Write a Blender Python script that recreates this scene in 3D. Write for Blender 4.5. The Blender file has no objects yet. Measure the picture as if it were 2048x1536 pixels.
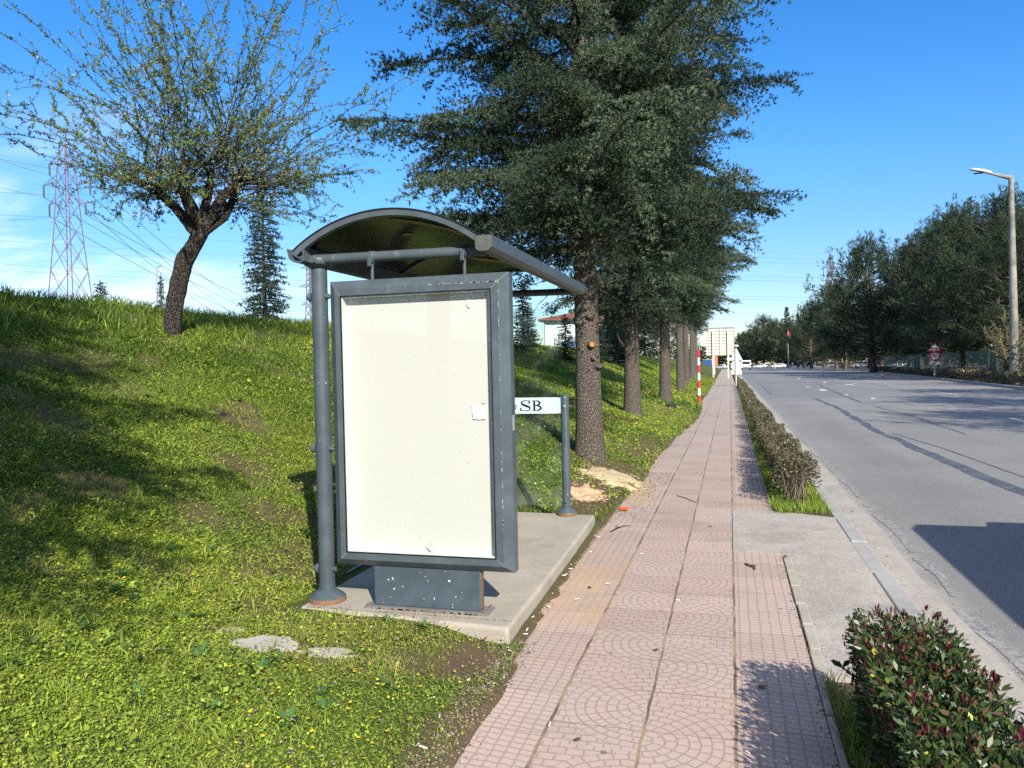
import bpy, bmesh, math, random
import numpy as np
from mathutils import Vector, Matrix
random.seed(7); rng = np.random.default_rng(11)
R = math.radians; PI = math.pi
scene = bpy.context.scene
col = scene.collection

# ------------------------------------------------------------------ helpers
class MB:
    """collects shapes (world coordinates) for ONE mesh object"""
    def __init__(s): s.v = []; s.f = []
    def add(s, vs, fs):
        o = len(s.v); s.v += [tuple(map(float, p)) for p in vs]; s.f += [tuple(i + o for i in f) for f in fs]; return s
    def box(s, x0, x1, y0, y1, z0, z1):
        return s.add([(x0,y0,z0),(x1,y0,z0),(x1,y1,z0),(x0,y1,z0),(x0,y0,z1),(x1,y0,z1),(x1,y1,z1),(x0,y1,z1)],
                     [(0,3,2,1),(4,5,6,7),(0,1,5,4),(1,2,6,5),(2,3,7,6),(3,0,4,7)])
    def tube(s, pts, rad, n=10, cap=True):
        pts = [Vector(p) for p in pts]; k = len(pts)
        rad = rad if hasattr(rad, '__len__') else [rad] * k
        vs = []; u = None
        for i, p in enumerate(pts):
            d = (pts[min(i+1,k-1)] - pts[max(i-1,0)]).normalized()
            if u is None:
                u = d.orthogonal().normalized()
            u = (u - d * u.dot(d)).normalized(); w = d.cross(u)
            for j in range(n):
                a = 2*PI*j/n; vs.append(p + (u*math.cos(a) + w*math.sin(a)) * rad[i])
        fs = [(i*n+j, i*n+(j+1)%n, (i+1)*n+(j+1)%n, (i+1)*n+j) for i in range(k-1) for j in range(n)]
        if cap: fs += [tuple(range(n-1,-1,-1)), tuple((k-1)*n+j for j in range(n))]
        return s.add(vs, fs)
    def lathe(s, cx, cy, prof, n=24):
        vs = []; k = len(prof)
        for r, z in prof:
            for j in range(n):
                a = 2*PI*j/n; vs.append((cx + r*math.cos(a), cy + r*math.sin(a), z))
        fs = [(i*n+j, i*n+(j+1)%n, (i+1)*n+(j+1)%n, (i+1)*n+j) for i in range(k-1) for j in range(n)]
        fs += [tuple(range(n-1,-1,-1)), tuple((k-1)*n+j for j in range(n))]
        return s.add(vs, fs)
    def prism(s, poly, axis, a, b):
        """extrude a 2D polygon along axis ('x': poly is (y,z); 'y': poly is (x,z); 'z': poly is (x,y))"""
        n = len(poly)
        def P(p, t): return {'x': (t,p[0],p[1]), 'y': (p[0],t,p[1]), 'z': (p[0],p[1],t)}[axis]
        vs = [P(p,a) for p in poly] + [P(p,b) for p in poly]
        return s.add(vs, [tuple(range(n-1,-1,-1)), tuple(range(n,2*n))] + [(i,(i+1)%n,n+(i+1)%n,n+i) for i in range(n)])
    def disc(s, c, nrm, r, h, n=16):
        c = Vector(c); nrm = Vector(nrm).normalized()
        return s.tube([c, c + nrm*h], r, n)

def wloc(o):
    l = Vector(o.location)
    while o.parent: o = o.parent; l += Vector(o.location)
    return l
def obj(name, mb, mat, parent=None, bevel=0, smooth=False, seg=2):
    me = bpy.data.meshes.new(name); o = bpy.data.objects.new(name, me); col.objects.link(o)
    off = Vector((0,0,0))
    if parent is not None: o.parent = parent; off = wloc(parent)
    me.from_pydata([(x-off.x, y-off.y, z-off.z) for x,y,z in mb.v], [], mb.f)
    bm = bmesh.new(); bm.from_mesh(me); bmesh.ops.recalc_face_normals(bm, faces=bm.faces); bm.to_mesh(me); bm.free()
    if mat: me.materials.append(mat)
    if bevel:
        m = o.modifiers.new('bevel','BEVEL'); m.width = bevel; m.segments = seg; m.limit_method = 'ANGLE'; m.angle_limit = R(35)
    if smooth:
        me.polygons.foreach_set('use_smooth', [True]*len(me.polygons))
        if hasattr(me, 'set_sharp_from_angle'): me.set_sharp_from_angle(angle=R(40))
    return o
def tag(o, label=None, cat=None, group=None, kind=None):
    if label: o['label'] = label
    if cat: o['category'] = cat
    if group: o['group'] = group
    if kind: o['kind'] = kind
    return o
def thing(name, label, cat, loc, group=None):
    o = bpy.data.objects.new(name, None); o.empty_display_size = .2; col.objects.link(o); o.location = loc
    return tag(o, label, cat, group)
def struct(name, mb, mat, **k): return tag(obj(name, mb, mat, **k), kind='structure')
def copy_tree(o, parent=None):
    c = o.copy(); col.objects.link(c)
    if parent is not None: c.parent = parent
    for ch in list(o.children): copy_tree(ch, c)
    return c

class Veg:
    """numpy batches of triangles and quads with a colour per vertex -> one mesh"""
    def __init__(s): s.V=[]; s.C=[]; s.T=[]; s.Q=[]; s.n=0
    def add(s, V, C, T=None, Q=None):
        V = np.asarray(V, float).reshape(-1,3); C = np.broadcast_to(np.asarray(C, float), (len(V),3))
        if T is not None: s.T.append(np.asarray(T).reshape(-1,3) + s.n)
        if Q is not None: s.Q.append(np.asarray(Q).reshape(-1,4) + s.n)
        s.V.append(V); s.C.append(C); s.n += len(V)
    def kites(s, P, D, W, l, w, C, fold=0.0):
        n = len(P); l = np.reshape(l,(-1,1)) if np.ndim(l) else l; w = np.reshape(w,(-1,1)) if np.ndim(w) else w
        V = np.stack([P, P + D*l*.5 + W*w*.5, P + D*l, P + D*l*.5 - W*w*.5], 1)
        if fold: V[:,2,2] -= (fold * np.broadcast_to(l,(n,1)))[:,0]
        s.add(V.reshape(-1,3), np.repeat(np.broadcast_to(C,(n,3)),4,0), Q=np.arange(4*n).reshape(-1,4))
    def tris(s, P, D, W, l, w, C):
        n = len(P); l = np.reshape(l,(-1,1)) if np.ndim(l) else l; w = np.reshape(w,(-1,1)) if np.ndim(w) else w
        V = np.stack([P - W*w*.5, P + W*w*.5, P + D*l], 1)
        s.add(V.reshape(-1,3), np.repeat(np.broadcast_to(C,(n,3)),3,0), T=np.arange(3*n).reshape(-1,3))
    def tube(s, pts, rad, n, C):
        pts = np.asarray(pts, float); k = len(pts); rad = np.broadcast_to(rad, (k,))
        d = np.gradient(pts, axis=0); d /= np.linalg.norm(d,axis=1)[:,None] + 1e-9
        ref = np.array([0,0,1.]) if abs(d[0,2]) < .8 else np.array([1.,0,0])
        u = np.cross(d, ref); u /= np.linalg.norm(u,axis=1)[:,None] + 1e-9; w = np.cross(d, u)
        a = np.arange(n)*2*PI/n
        V = pts[:,None] + (u[:,None]*np.cos(a)[None,:,None] + w[:,None]*np.sin(a)[None,:,None]) * rad[:,None,None]
        i, j = np.meshgrid(np.arange(k-1), np.arange(n), indexing='ij'); j2 = (j+1) % n
        s.add(V.reshape(-1,3), C, Q=np.stack([i*n+j, i*n+j2, (i+1)*n+j2, (i+1)*n+j], -1).reshape(-1,4))
    def mesh(s, name, mat, smooth=False):
        me = bpy.data.meshes.new(name)
        V = np.concatenate(s.V); C = np.concatenate(s.C)
        T = np.concatenate(s.T) if s.T else np.zeros((0,3),int); Q = np.concatenate(s.Q) if s.Q else np.zeros((0,4),int)
        me.vertices.add(len(V)); me.vertices.foreach_set('co', V.astype(np.float32).ravel())
        L = np.concatenate([T.ravel(), Q.ravel()]).astype(np.int32)
        me.loops.add(len(L)); me.loops.foreach_set('vertex_index', L)
        st = np.concatenate([np.arange(len(T))*3, len(T)*3 + np.arange(len(Q))*4]).astype(np.int32)
        me.polygons.add(len(st)); me.polygons.foreach_set('loop_start', st)
        a = me.attributes.new('col','FLOAT_COLOR','POINT')
        a.data.foreach_set('color', np.concatenate([np.clip(C,0,1), np.ones((len(C),1))],1).astype(np.float32).ravel())
        if smooth: me.polygons.foreach_set('use_smooth', np.ones(len(st),bool))
        me.materials.append(mat); me.update(calc_edges=True)
        return me
    def obj(s, name, mat, parent=None, smooth=False):
        o = bpy.data.objects.new(name, s.mesh(name, mat, smooth)); col.objects.link(o)
        if parent is not None: o.parent = parent
        return o
def unit(n, r=rng):
    d = r.normal(size=(n,3)); return d / np.linalg.norm(d,axis=1)[:,None]
def norm(a): return a / (np.linalg.norm(a,axis=-1,keepdims=True) + 1e-9)
def perp(D, r=rng):
    return norm(np.cross(D, unit(len(D), r)))
def sstep(a, b, x): t = np.clip((np.asarray(x,float)-a)/(b-a),0,1); return t*t*(3-2*t)
_tab = rng.random((256,256))
def vnoise(x, y):
    x = np.asarray(x,float); y = np.asarray(y,float); xi = np.floor(x).astype(int); yi = np.floor(y).astype(int)
    fx = x-xi; fy = y-yi; fx = fx*fx*(3-2*fx); fy = fy*fy*(3-2*fy)
    g = lambda i,j: _tab[i & 255, j & 255]
    return (g(xi,yi)*(1-fx)+g(xi+1,yi)*fx)*(1-fy) + (g(xi,yi+1)*(1-fx)+g(xi+1,yi+1)*fx)*fy
def fbm(x, y, o=3):
    s = 0; a = .5
    for i in range(o): s = s + a*vnoise(x*2**i+17*i, y*2**i+5*i); a *= .5
    return s / (1-.5**o)

# ------------------------------------------------------------------ node helpers
class N:
    """tiny expression builder over Math nodes"""
    def __init__(s, nt, sock): s.nt = nt; s.s = sock
    def _m(s, op, *a):
        n = s.nt.nodes.new('ShaderNodeMath'); n.operation = op
        for i, v in enumerate((s,)+a):
            if isinstance(v, N): s.nt.links.new(v.s, n.inputs[i])
            else: n.inputs[i].default_value = v
        return N(s.nt, n.outputs[0])
    def __add__(s,o): return s._m('ADD',o)
    def __radd__(s,o): return s._m('ADD',o)
    def __sub__(s,o): return s._m('SUBTRACT',o)
    def __mul__(s,o): return s._m('MULTIPLY',o)
    def __rmul__(s,o): return s._m('MULTIPLY',o)
    def __truediv__(s,o): return s._m('DIVIDE',o)
    def lt(s,o): return s._m('LESS_THAN',o)
    def gt(s,o): return s._m('GREATER_THAN',o)
    def abs(s): return s._m('ABSOLUTE')
    def fract(s): return s._m('FRACT')
    def floor(s): return s._m('FLOOR')
    def sqrt(s): return s._m('SQRT')
    def max(s,o): return s._m('MAXIMUM',o)
    def min(s,o): return s._m('MINIMUM',o)
    def atan2(s,o): return s._m('ARCTAN2',o)
    def sm(s,a,b):
        n = s.nt.nodes.new('ShaderNodeMapRange'); n.interpolation_type = 'SMOOTHSTEP'
        s.nt.links.new(s.s, n.inputs[0]); n.inputs[1].default_value=a; n.inputs[2].default_value=b; return N(s.nt, n.outputs[0])
class MatB:
    def __init__(s, name):
        s.m = bpy.data.materials.new(name); s.m.use_nodes = True; s.nt = s.m.node_tree; s.nt.nodes.clear()
        s.out = s.nt.nodes.new('ShaderNodeOutputMaterial'); s.b = s.nt.nodes.new('ShaderNodeBsdfPrincipled')
        s.link(s.b.outputs[0], s.out.inputs[0])
        s.b.inputs['Specular IOR Level'].default_value = .4
    def link(s, a, b): s.nt.links.new(a.s if isinstance(a,N) else a, b)
    def node(s, t): return s.nt.nodes.new(t)
    def pos(s, obj=False):
        if obj: return s.node('ShaderNodeTexCoord').outputs['Object']
        return s.node('ShaderNodeNewGeometry').outputs['Position']
    def xyz(s, obj=False):
        n = s.node('ShaderNodeSeparateXYZ'); s.link(s.pos(obj), n.inputs[0]); return [N(s.nt,o) for o in n.outputs]
    def noise(s, scale, detail=3, rough=.55, obj=False, stretch=None, vec=None):
        n = s.node('ShaderNodeTexNoise'); n.inputs['Scale'].default_value = scale; n.inputs['Detail'].default_value = detail; n.inputs['Roughness'].default_value = rough
        v = vec or s.pos(obj)
        if stretch:
            mp = s.node('ShaderNodeMapping'); mp.inputs['Scale'].default_value = stretch; s.link(v, mp.inputs[0]); v = mp.outputs[0]
        s.link(v, n.inputs['Vector']); return N(s.nt, n.outputs[0])
    def voro(s, scale, feature='F1', obj=False, stretch=None):
        n = s.node('ShaderNodeTexVoronoi'); n.feature = feature; n.inputs['Scale'].default_value = scale
        v = s.pos(obj)
        if stretch:
            mp = s.node('ShaderNodeMapping'); mp.inputs['Scale'].default_value = stretch; s.link(v, mp.inputs[0]); v = mp.outputs[0]
        s.link(v, n.inputs['Vector']); return n
    def mix(s, f, a, b):
        n = s.node('ShaderNodeMix'); n.data_type = 'RGBA'
        for v, i in ((f,0),(a,6),(b,7)):
            if isinstance(v, N): s.link(v, n.inputs[i])
            elif hasattr(v,'links'): s.link(v, n.inputs[i])
            elif i == 0: n.inputs[0].default_value = v
            else: n.inputs[i].default_value = (*v,1)
        return n.outputs[2]
    def attr(s, name='col'):
        n = s.node('ShaderNodeAttribute'); n.attribute_name = name; return n.outputs['Color']
    def base(s, c):
        if hasattr(c,'links'): s.link(c, s.b.inputs['Base Color'])
        else: s.b.inputs['Base Color'].default_value = (*c,1)
        return s
    def rough(s, r):
        if isinstance(r,N): s.link(r, s.b.inputs['Roughness'])
        else: s.b.inputs['Roughness'].default_value = r
        return s
    def bump(s, h, strength=.5, dist=.01):
        n = s.node('ShaderNodeBump'); n.inputs['Strength'].default_value = strength; n.inputs['Distance'].default_value = dist
        s.link(h, n.inputs['Height']); s.link(n.outputs[0], s.b.inputs['Normal']); return s

def simple(name, c, rough=.6, metal=0, var=.12, scale=12, bump=0, bscale=60, spec=.4):
    m = MatB(name); n = m.noise(scale, 4)
    m.base(m.mix(n, tuple(x*(1-var) for x in c), tuple(min(1,x*(1+var)) for x in c))).rough(rough)
    m.b.inputs['Metallic'].default_value = metal; m.b.inputs['Specular IOR Level'].default_value = spec
    if bump: m.bump(m.noise(bscale, 4), bump, .01)
    return m.m
def leafmat(name, trans=.25, rough=.5, spec=.25, gain=1.0):
    m = MatB(name); c = m.attr()
    if gain != 1: c = m.mix(1.0, c, c)
    m.base(c).rough(rough); m.b.inputs['Specular IOR Level'].default_value = spec
    t = m.node('ShaderNodeBsdfTranslucent'); m.link(c, t.inputs[0])
    x = m.node('ShaderNodeMixShader'); x.inputs[0].default_value = trans
    m.link(m.b.outputs[0], x.inputs[1]); m.link(t.outputs[0], x.inputs[2]); m.link(x.outputs[0], m.out.inputs[0])
    return m.m

# ------------------------------------------------------------------ terrain
def toe_x(Y): return -2.72 + (2.72-1.12)*sstep(7.1,9.6,Y) + .12*(fbm(np.asarray(Y)*.9, np.asarray(Y)*0+3)-.5)
def kerb_r(Y): return 10.96 + .075*np.maximum(np.asarray(Y,float), -10)
def walk_l(Y):
    """left edge of the pavement"""
    Y = np.asarray(Y,float); return -1.14 + .25*sstep(14,22,Y)*(1-sstep(26,34,Y)) - .006*np.maximum(Y-45,0)
def terrain(X, Y):
    X = np.asarray(X,float); Y = np.asarray(Y,float)
    tx = np.minimum(toe_x(Y), walk_l(Y)-.02); d = tx - X; t = np.clip(d/(tx+9.2), 0, 1)
    prof = 2.6*(t*.82 + .18*sstep(0,1,t)) * (1-.0*Y)
    prof = prof - .10*np.sin(PI*np.clip(t*1.02,0,1))*sstep(6,2,Y)
    z = prof - .035*np.clip(-9.2-X, 0, 60)
    z = z + .02*sstep(0,.15,d)
    # rough ground
    amp = .10*sstep(0.1,1.5,d)
    z = z + amp*(fbm(X*.8,Y*.8)-.5)*1.6 + .035*(fbm(X*4,Y*4,2)-.5)*sstep(-.4,.6,d)
    flat = .012 + .03*(fbm(X*2.3+9,Y*2.3,3)-.5)
    lawn = .075*sstep(-1.22,-1.75,X)*sstep(7.8,7.2,Y)
    z = np.where(d < 0, flat + lawn, z + (flat+lawn)*np.clip(1-d,0,1))
    # ragged edge against the pavement, then under it
    e = X - (walk_l(Y) + .14*sstep(4.3,3.2,Y) + .10*(fbm(Y*2.2, Y*0+1.5,3)-.35)*sstep(7.5,6.5,Y) + .16*(fbm(Y*1.1,Y*0+8.5,3)-.4)*sstep(8.5,10,Y))
    z = z*(1-sstep(-.10,.03,e)) - .06*sstep(-.04,.05,e)
    z = np.where(X > walk_l(Y)+.35, -.35, z)
    kr = kerb_r(Y); z = np.where(X > kr+.1, -.02 + .03*fbm(X*.7,Y*.7), z)
    return z
def bare(X, Y):
    X = np.asarray(X,float); Y = np.asarray(Y,float); b = np.zeros(np.broadcast(X,Y).shape)
    def e(cx,cy,rx,ry,s=1.): 
        return s*(1-sstep(.45,1.15, np.sqrt(((X-cx)/rx)**2+((Y-cy)/ry)**2) + .7*(fbm(X*5,Y*5)-.5)))
    for p in BARE: b = np.maximum(b, e(*p))
    b = np.maximum(b, .8*sstep(-.16,-.02, X-walk_l(Y)-.10*sstep(4.3,3.2,Y)-.12*(fbm(Y*1.7,Y*0+4)-.5))*(X<-.5))
    b = np.maximum(b, .7*sstep(.60,.70, fbm(X*1.3+40,Y*1.3+11,3)) )
    return np.clip(b,0,1)
BARE = [(-1.27,3.72,.24,.34),(-1.14,2.95,.16,.75,.85),(-1.45,3.55,.35,.16,.8),(-2.38,3.52,.24,.13),(-2.02,3.50,.22,.10,.8),(-2.75,3.62,.20,.10,.7),
        (-3.05,4.55,.32,.20,.8),(-3.6,5.6,.45,.35,.8),(-3.9,5.0,.35,.3,.7),(-4.6,4.6,.5,.3,.8),(-2.75,4.0,.22,.14,.8),(-3.6,4.1,.35,.2,.7),(-3.2,6.4,.3,.4,.6),
        (-1.55,8.6,.35,1.2,.9),(-1.5,10.2,.5,.8,.9),(-1.45,13.5,.35,2.2,.8),(-2.6,8.1,.7,.35,.7),(-7.3,8.7,.35,.3,.6),(-4.4,6.3,.4,.35,.8),(-5.2,7.4,.5,.3,.8),(-5.6,5.4,.5,.4,.7),(-3.4,7.6,.3,.5,.7),(-3.9,3.6,.3,.15,.6),(-6.2,6.6,.4,.3,.6)]
# ------------------------------------------------------------------ materials
def paint(name, c, rough=.42, chips=.0, bump=.0, streak=True):
    m = MatB(name); n = m.noise(7,5,.65); s = m.noise(3, 5, .6, stretch=(6,6,.7))
    cc = m.mix(n.sm(.3,.75), tuple(x*.86 for x in c), tuple(x*1.16 for x in c))
    if streak: cc = m.mix(s.sm(.58,.82)*.35, cc, (.30,.30,.28))
    if chips:
        ch = m.noise(38,2,.5).sm(.735-chips*.012,.755-chips*.012); cc = m.mix(ch, cc, (.62,.62,.58))
    m.base(cc).rough(n*.25+(rough-.12)); m.bump(m.noise(160,2), .06, .002)
    return m.m
GREY = paint('grey painted steel', (.066,.086,.100), chips=.2)
GREYL = paint('weathered grey aluminium', (.074,.094,.108), .38, chips=0)
RUST = simple('rusty flange', (.20,.11,.06), .85, var=.5, scale=30, bump=.4)
BLACK = simple('black rubber gasket', (.006,.006,.006), .6)
STEEL = simple('galvanised steel', (.36,.37,.37), .4, .6)
WHITEP = simple('white paint', (.72,.73,.70), .5, var=.06)
CREAM = simple('cream sign post paint', (.62,.60,.47), .5, var=.08)
REDP = simple('red reflective paint', (.55,.02,.025), .4)
BLUEP = simple('blue paint', (.03,.08,.32), .4)
GLASSDARK = simple('dark vehicle glass', (.012,.015,.018), .08, spec=.6)
TYRE = simple('tyre rubber', (.015,.015,.015), .85)
BLACKP = simple('black sign print', (.008,.008,.008), .5)

def poster_mat():
    m = MatB('blank white backlit paper'); x,y,z = m.xyz()
    n = m.noise(2.2,4); line = (z*38).fract().lt(.12)
    c = m.mix(n.sm(.3,.8)*.5, (.61,.585,.555), (.58,.555,.525)); c = m.mix(line*.10*m.noise(1.3,2).sm(.45,.6), c, (.62,.62,.56))
    sc = m.noise(9,4,.7,stretch=(2.5,1,.8)).sm(.70,.78); c = m.mix(sc*.25, c, (.55,.55,.52))
    grub = m.voro(26); d = N(m.nt, grub.outputs['Distance']).lt(.075)*m.noise(5,2).sm(.5,.6); c = m.mix(d*.5, c, (.35,.34,.31))
    m.base(c).rough(.55); m.b.inputs['Specular IOR Level'].default_value=.2; return m.m
POSTER = poster_mat()

def concrete(name, c1, c2, speck=.25, bump=.5, moss=0):
    m = MatB(name); a = m.noise(2.5,6,.65); b = m.noise(55,4,.75); v = m.noise(14,4,.6)
    cc = m.mix(a.sm(.25,.75), c1, c2); cc = m.mix(b.sm(.54,.70)*speck, cc, (.14,.125,.11)); cc = m.mix(b.sm(.46,.32)*speck*.8, cc, (.66,.62,.55)); cc = m.mix(m.noise(1.1,6,.7).sm(.48,.68)*.4, cc, tuple(x*.62 for x in c1)); cc = m.mix(v.sm(.6,.8)*.3, cc, tuple(x*.6 for x in c1))
    if moss: cc = m.mix(m.noise(5,5,.7).sm(.6,.72)*moss, cc, (.10,.11,.03))
    m.base(cc).rough(.9); m.bump(b*.5+v*.5, bump, .006); return m.m
SLAB = concrete('old pale concrete', (.31,.27,.215), (.42,.37,.30), .30, .5, .35)
PATCH = concrete('rough exposed-gravel concrete', (.31,.275,.235), (.42,.375,.325), .75, 1.)
KERB = concrete('grey kerb stone', (.30,.29,.27), (.36,.35,.33), .3, .4)
GUTTER = concrete('pale concrete gutter', (.30,.272,.24), (.41,.37,.325), .5, .5)
STONE = concrete('broken concrete in grass', (.38,.34,.29), (.46,.42,.36), .5, 1., .4)

def road_mat():
    m = MatB('worn grey asphalt'); x,y,z = m.xyz()
    big = m.noise(.35,5,.6); fine = m.noise(85,4,.8); md = m.noise(9,5,.7)
    c = m.mix(big.sm(.3,.7), (.19,.182,.175), (.235,.226,.216))
    c = m.mix(md.sm(.45,.8)*.35, c, (.26,.25,.245)); 
    c = m.mix(fine.sm(.53,.70)*.6, c, (.44,.43,.41)); c = m.mix(fine.sm(.49,.30)*.6, c, (.06,.06,.06))
    tr = ((x-2.4).abs().sm(.7,.1)*.25 + (x-5.3).abs().sm(.9,.1)*.2)*m.noise(.9,3,stretch=(1,.1,1)).sm(.3,.7); c = m.mix(tr, c, (.10,.10,.105))
    # a differently dated resurfaced strip
    pt = y.gt(37.5)*x.lt(9.); c = m.mix(pt*.35, c, (.13,.135,.15))
    # lime-washed wear beside the gutter
    e = m.noise(3,5,.7)*.5 + x*-1.0; c = m.mix(e.sm(-1.35,-1.0)*.75, c, (.40,.37,.33))
    st = m.noise(1.2,6,.75,stretch=(2.2,.6,1)).sm(.62,.72); c = m.mix(st*.12, c, (.07,.07,.075))
    m.base(c).rough(.82); m.b.inputs['Specular IOR Level'].default_value=.35; m.bump(fine*.7+md*.3, .8, .008); return m.m
ROAD = road_mat()
_t = MatB('bitumen crack sealing'); _n = _t.noise(30,5,.8); _g = _t.noise(3,4,.7); _t.base(_t.mix(_n.sm(.50,.62)*.8, _t.mix(_g.sm(.35,.65), (.045,.052,.062), (.095,.10,.11)), (.20,.195,.19))).rough(.6); TAR = _t.m
def mark_mat():
    m = MatB('worn white road paint'); w = m.noise(6,6,.75)
    m.base(m.mix(w.sm(.42,.62), (.62,.62,.60), (.22,.22,.22))).rough(.7); return m.m
MARK = mark_mat()

def walk_mat():
    m = MatB('pink patterned paving'); x,y,z = m.xyz()
    wob = (m.noise(5,4)-.5)*.020 + (m.noise(30,2)-.5)*.006; x = x + wob; y = y + (m.noise(4.3,4)-.5)*.020 + (m.noise(27,2)-.5)*.006
    gw = .0042
    def line(u, w): return (u.fract()-.5).abs().gt(.5-w)      # groove at cell borders
    mid = x.gt(-.77)*x.lt(-.002)
    left = x.lt(-.37)
    u = x + .37
    yl = (y - 3.42 + .4)/.8; yr = (y - 3.12 + .4)/.8
    ysel = left*yl + (left*-1+1)*yr
    v = (ysel.fract()-.5)*.8
    r = (u*u+v*v).sqrt(); ring = .047
    ri = ((r/ring).floor()+.5)*ring
    th = v.atan2(u.abs())
    seg = (th*ri/.062 + (r/ring).floor()*.37)
    fan = (line(r/ring, gw/ring)).max(line(seg, gw/.062))
    rowf = ((v/.052)).floor()
    rows = line(v/.052, gw/.052).max(line(u.abs()/.07 + (rowf*.5).fract(), gw/.07))
    infan = r.lt(.376)
    cen = infan*fan + (infan*-1+1)*rows
    sq = line((x+.77)/.0571, gw/.0571).max(line(y/.0445 + ((x/.0571).floor()*.13), gw/.0445))
    g = mid*cen + (mid*-1+1)*sq
    # slab joints
    jx = ((x+.77).abs().lt(.0075)).max((x+.37).abs().lt(.0065)).max((x).abs().lt(.0075))
    off = x.lt(-.77)*.11 + x.gt(0)*.29
    jy = line((y+off)/.4, .006)
    jf = jx.max(jy)
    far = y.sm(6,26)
    tile = ((x/.385).floor()*3.7 + ((y+off)/.4).floor()*1.37)
    wn = m.node('ShaderNodeTexWhiteNoise'); wn.noise_dimensions='1D'; m.link(tile, wn.inputs['W']); rnd = N(m.nt, wn.outputs['Value'])
    c = m.mix(rnd, (.405,.290,.238), (.50,.375,.315))
    c = m.mix(m.noise(1.6,6,.65).sm(.35,.7)*.6, c, (.405,.335,.29))
    c = m.mix(m.noise(110,3,.6).sm(.5,.8)*.35, c, (.60,.53,.48)); c = m.mix(m.noise(60,2).sm(.5,.25)*.25, c, (.22,.17,.15))
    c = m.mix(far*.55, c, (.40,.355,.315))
    soil = m.mix(m.noise(2.2,4).sm(.4,.6), (.10,.075,.045), (.30,.22,.13)); soil = m.mix(m.noise(8,3).sm(.62,.7)*.6, soil, (.09,.11,.03))
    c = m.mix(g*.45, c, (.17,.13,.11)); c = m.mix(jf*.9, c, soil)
    # spilled orange sand on the border slabs beside the shelter
    sn = m.noise(2.3,6,.7); zone = x.sm(-.55,-.85)*y.sm(3.9,4.5)*y.sm(8.2,5.2)
    c = m.mix((zone*.42+m.noise(3.6,7,.75)*.85).sm(.66,.98)*.8, c, (.52,.36,.22))
    z2 = (x-.18).abs().sm(.34,.1)*y.sm(7.6,8.3)*y.sm(10.6,8.9); c = m.mix((z2*.45+sn*.7).sm(.68,1.0)*.75, c, (.54,.40,.27))
    z3 = (x+1.05).abs().sm(.4,.1)*y.sm(7.6,8.6)*y.sm(11.5,9.6); c = m.mix((z3*.6+sn*.55).sm(.68,.95)*.7, c, (.50,.34,.21))
    z4 = (y-8.5).abs().sm(.35,.05)*x.gt(-.02); c = m.mix((z4*.4+sn*.65).sm(.72,1.0)*.7, c, (.54,.40,.27))
    bl = m.noise(.9,6,.7).sm(.50,.68); c = m.mix(bl*.35, c, (.21,.18,.15)); ms = m.noise(7,6,.8).sm(.60,.68)*m.noise(.8,2).sm(.45,.6); c = m.mix(ms*.45, c, (.17,.16,.09))
    chip = m.noise(21,4,.8).sm(.66,.70)*g; c = m.mix(chip*.6, c, (.12,.10,.085))
    # dark spots (gum, dirt)
    vo = m.voro(3.1); c = m.mix(N(m.nt,vo.outputs['Distance']).lt(.045)*.6, c, (.07,.065,.06))
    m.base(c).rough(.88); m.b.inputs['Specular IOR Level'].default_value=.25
    m.bump((g.max(jf))*-1 + m.noise(110,3)*.25 + rnd*.2, .75, .006); return m.m
WALK = walk_mat()

def ground_mat():
    m = MatB('soil and turf'); c = m.attr(); n = m.noise(9,6,.7); f = m.noise(70,4,.7)
    c = m.mix(n.sm(.3,.75)*.55, c, m.mix(.5, c, (.09,.065,.04))); c = m.mix(f.sm(.5,.8)*.45, c, (.26,.20,.13)); c = m.mix(f.sm(.5,.25)*.5, c, (.03,.025,.015))
    m.base(c).rough(.95); m.b.inputs['Specular IOR Level'].default_value=.1; m.bump(f*.5+n*.5, 1., .02); return m.m
GROUND = ground_mat()
LEAF = leafmat('grass blades', .30, .55, .2)
NEEDLE = leafmat('conifer needles', .12, .55, .25)
FOLI = leafmat('small leaves', .22, .38, .4)

def bark_mat(name, c1, c2, sc, stretch, crack=.75):
    m = MatB(name); v = m.voro(sc, 'DISTANCE_TO_EDGE', stretch=stretch, obj=True); d = N(m.nt, v.outputs['Distance'])
    n = m.noise(sc*2.2,5,.7,stretch=stretch,obj=True); big = m.noise(3,4,obj=True)
    c = m.mix(n.sm(.3,.7), c1, c2); c = m.mix(d.sm(.12,.0)*crack, c, tuple(x*.25 for x in c1)); c = m.mix(big.sm(.55,.75)*.3, c, (.20,.19,.15))
    m.base(c).rough(.95); m.b.inputs['Specular IOR Level'].default_value=.1; m.bump(d.sm(0,.25)*.7+n*.5, 1., .03); return m.m
BARK = bark_mat('scaly cedar bark', (.11,.088,.072), (.25,.21,.175), 40, (1,1,.5), .5)
BARKD = bark_mat('dark fissured plum bark', (.040,.034,.030), (.105,.09,.078), 26, (1,1,.5))
BARKP = bark_mat('pine bark', (.09,.07,.055), (.17,.14,.11), 9, (1,1,.3))
TWIG = leafmat('twigs', 0, .9, .1)

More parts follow.
